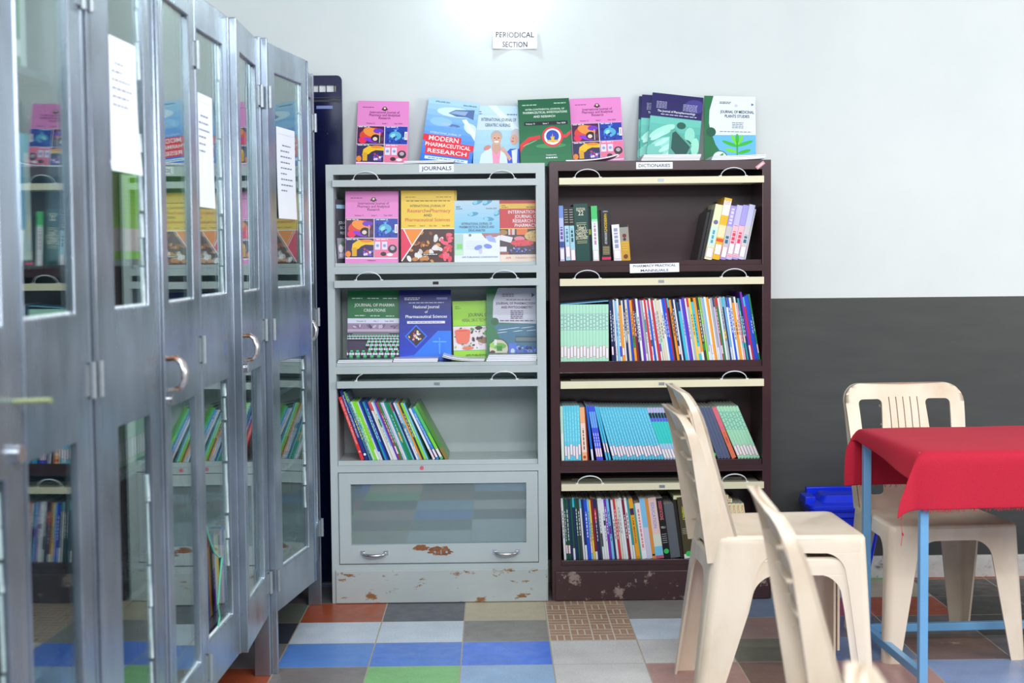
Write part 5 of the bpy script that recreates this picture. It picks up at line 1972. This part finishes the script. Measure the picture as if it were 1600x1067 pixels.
    # stiffening ribs across the rear of the middle panel
    for k in range(5):
        v = .10 + .065 * k
        row = []
        for i in range(9):
            u = -.085 + .17 * i / 8
            row.append([bm.verts.new(bp(u, v + dv, dd)) for dv, dd in ((-.004, .008), (-.003, .024), (.003, .024), (.004, .008))])
        for a, b in zip(row[:-1], row[1:]):
            for k2 in range(3):
                bm.faces.new((a[k2], a[k2 + 1], b[k2 + 1], b[k2]))
        for e in (row[0], row[-1]):
            bm.faces.new(e)
    # rear stiles: outer side sheet joining back to the rear legs
    bm.to_mesh(me)
    bm.free()
    me.materials.append(M['plastic'])
    finish(me, 38)
    o = bpy.data.objects.new('backrest', me)
    COL.objects.link(o)
    o.parent = r
    return r


def place_chair(o, x, y, z, deg, tiltdeg=0):
    o.location = (x, y, z)
    o.rotation_euler = (0, math.radians(tiltdeg), math.radians(deg))


def build_chairs():
    p = chair_proto()
    # chair local +x is the way a sitter faces
    place_chair(p, .970, -1.22, 0, 1)
    tag(p, 'cream plastic chair at the bottom of the pair stacked by the table', 'chair', 'cream plastic chairs')
    c = copy_tree(p); place_chair(c, .982, -1.222, .066, 1)
    tag(c, 'cream plastic chair nested on top of the other beside the brown bookcase', 'chair')
    c = copy_tree(p); place_chair(c, 1.613, -.70, 0, -86)
    tag(c, 'cream plastic chair facing the viewer behind the red clothed table', 'chair')
    c = copy_tree(p); place_chair(c, .945, -2.94, 0, -3)
    tag(c, 'blurred cream plastic chair back rising in the foreground, tallest in front', 'chair')
    c = copy_tree(p); place_chair(c, .800, -4.33, 0, -13)
    tag(c, 'out of focus tip of a cream chair back at the bottom edge', 'chair')


# ------------------------------------------------------------------ table
def build_table():
    ang = math.radians(2.6)
    r = empty('table', (1.376, -.70, 0), ang)
    tag(r, 'pale blue steel framed table under the red cloth', 'table')
    L, D, H = 1.35, .62, .745
    t = .026
    mb = MB(); mb.box(-.004, L, -D, .004, H - .022, H)
    mb.build('tabletop', M['wood'], r, bevel=.002)
    for (x, y) in ((.0, -.03), (.0, -D), (L - t, -.03), (L - t, -D)):
        mb = MB(); mb.box(x, x + t, y, y + t, 0, H - .0225)
        mb.build('leg', M['blue_steel'], r, bevel=.002)
    zb = .045
    for (x0, x1, y0, y1) in ((t, L - t, -.028, -.004), (.003, .027, -D + t, -.03), (L - .027, L - .003, -D + t, -.03)):
        mb = MB(); mb.box(x0, x1, y0, y1, zb, zb + .027)
        mb.build('foot_rail', M['blue_steel'], r, bevel=.002)
    for (x0, x1, y0, y1) in ((t, L - t, -.028, -.004), (t, L - t, -D + .004, -D + .028), (.003, .027, -D + t, -.03), (L - .027, L - .003, -D + t, -.03)):
        mb = MB(); mb.box(x0, x1, y0, y1, H - .05, H - .0225)
        mb.build('apron', M['blue_steel'], r, bevel=.002)
    # ---- cloth
    x_min, x_max = -.006, L + .006
    y_min, y_max = -D - .006, .010
    oL, oF, oB = .100, .178, .205
    us = [-oL + oL * k / 6 for k in range(6)] + [x_max * k / 26 for k in range(27)] + [x_max + .12 * k / 4 for k in range(1, 5)]
    Wd = y_max - y_min
    vs_ = [-oF + oF * k / 10 for k in range(10)] + [Wd * k / 14 for k in range(15)] + [Wd + oB * k / 10 for k in range(1, 11)]
    rs = random.Random(9)
    Z = H + .003

    def pos(u, v):
        # distance over each edge
        du = max(0, -u) if u < 0 else (max(0, u - x_max))
        sx = -1 if u < 0 else 1
        dv = max(0, -v) if v < 0 else max(0, v - Wd)
        sy = -1 if v < 0 else 1
        if u < 0:
            # the left overhang is skimpy near the back corner
            f = .45 + .55 * (1 - min(1, max(0, v) / Wd))
            du *= f + (.9 if v > Wd * .93 else 0) * (0)
        cx = min(max(u, 0), x_max) + x_min
        cy = min(max(v, 0), Wd) + y_min
        if du == 0 and dv == 0:
            return (cx, cy, Z + .0008 * math.sin(u * 19 + v * 7))
        rr = math.hypot(du, dv)
        phi = math.atan2(du, dv)
        ex = .006 * min(1, rr / .03)
        fold = .0
        ox = sx * ex * (1 if du > 0 else 0)
        oy = sy * ex * (1 if dv > 0 else 0)
        if du > 0 and dv > 0:
            k = math.sin(2 * phi) * rr * (.42 if v < 0 else .42)
            ox += sx * k * (1.0 if v < 0 else 1.1)
            oy += sy * k * .35
        elif dv > 0:
            wv = math.sin(u * 13 + .7) * .5 + math.sin(u * 31) * .25
            oy += sy * (.004 + .010 * wv * rr / .18) if True else 0
            oy += sy * .004
        else:
            ox += sx * (.003 + .006 * math.sin(v * 12) * rr / .08)
        return (cx + ox, cy + oy, Z - rr + .004 * min(1, rr / .02))
    mb = MB()
    nu, nv = len(us), len(vs_)
    V = [pos(u, v) for v in vs_ for u in us]
    F_ = [(j * nu + i, j * nu + i + 1, (j + 1) * nu + i + 1, (j + 1) * nu + i) for j in range(nv - 1) for i in range(nu - 1)]
    mb.T = Matrix.LocRotScale(r.location, r.rotation_euler, None)
    mb.add(V, F_)
    o = mb.build('tablecloth', M['cloth'], None, 80)
    so = o.modifiers.new('thickness', 'SOLIDIFY')
    so.thickness, so.offset = .0014, 1
    ss = o.modifiers.new('soft', 'SUBSURF')
    ss.levels = ss.render_levels = 1
    tag(o, 'crimson red cloth draped over the table with a frayed hem', 'tablecloth')
    # frayed hem and a loose thread
    mb = MB()
    mb.T = Matrix.LocRotScale(r.location, r.rotation_euler, None)
    for (vv, n_) in ((-oF, 260), (Wd + oB, 200)):
        for k in range(n_):
            u = rs.uniform(0, x_max)
            p = Vector(pos(u, vv))
            e = p + Vector((rs.uniform(-.006, .006), rs.uniform(-.004, .002), -rs.uniform(.003, .010)))
            mb.tube([p + Vector((0, 0, .002)), (p + e) / 2 + Vector((rs.uniform(-.002, .002), -.001, 0)), e], .0007, 4, closed=False)
    p = Vector(pos(-oL * .8, -oF * .8))
    q = [p, p + Vector((.004, .0, -.02)), p + Vector((.0, 0, -.05)), p + Vector((.005, 0, -.085)), p + Vector((.001, 0, -.12))]
    mb.tube(q, .0009, 5)
    mb.tube([q[3] + Vector((0, 0, .004)), q[3] + Vector((.002, 0, -.004))], .003, 6)
    f = mb.build('frayed_hem', M['cloth'], o)
    f['kind'] = 'stuff'


def build_bin():
    r = empty('waste_bin', (1.515, .175, 0))
    tag(r, 'blue plastic bin with a hinged lid against the wall behind the chairs', 'bin')
    mb = MB()
    z0, z1, w0, w1, d0, d1 = 0, .335, .085, .140, .070, .115

    def ring(z, w, d, rad=.03):
        p = []
        for (sx, sy, a0) in ((1, -1, -PI / 2), (1, 1, 0), (-1, 1, PI / 2), (-1, -1, PI)):
            for k in range(5):
                a = a0 + PI / 2 * k / 4
                p.append((sx * (w - rad) + rad * math.cos(a), sy * (d - rad) + rad * math.sin(a), z))
        return p

    def stack(mb, rings):
        n = len(rings[0])
        vs = [v for g in rings for v in g]
        fs = [(i * n + k, i * n + (k + 1) % n, (i + 1) * n + (k + 1) % n, (i + 1) * n + k) for i in range(len(rings) - 1) for k in range(n)]
        fs.append(tuple(range(n))[::-1])
        fs.append(tuple((len(rings) - 1) * n + k for k in range(n)))
        mb.add(vs, fs)
    stack(mb, [ring(.001, w0, d0), ring(.30, w1 - .004, d1 - .004), ring(.305, w1 + .006, d1 + .004), ring(.325, w1 + .006, d1 + .004)])
    mb.build('bin_body', M['bin_blue'], r, 40)
    mb = MB()
    stack(mb, [ring(.3255, w1 + .012, d1 + .010), ring(.340, w1 + .018, d1 + .016), ring(.352, w1 + .016, d1 + .014), ring(.360, w1 - .03, d1 - .03), ring(.385, w1 - .045, d1 - .045), ring(.388, w1 - .060, d1 - .060), ring(.380, w1 - .075, d1 - .075)])
    mb.box(-.125, .125, d1 - .01, d1 + .02, .36, .392)
    mb.box(-w1 - .022, -w1 + .02, -.05, .06, .345, .378)
    mb.build('lid', M['bin_blue'], r, 40, bevel=.003)


build_room()
build_bookcases()
build_journals()
build_books()
cups = build_cupboards()
bpy.context.view_layer.update()
build_cupboard_contents(cups)
build_navy()
build_chairs()
build_table()
build_bin()
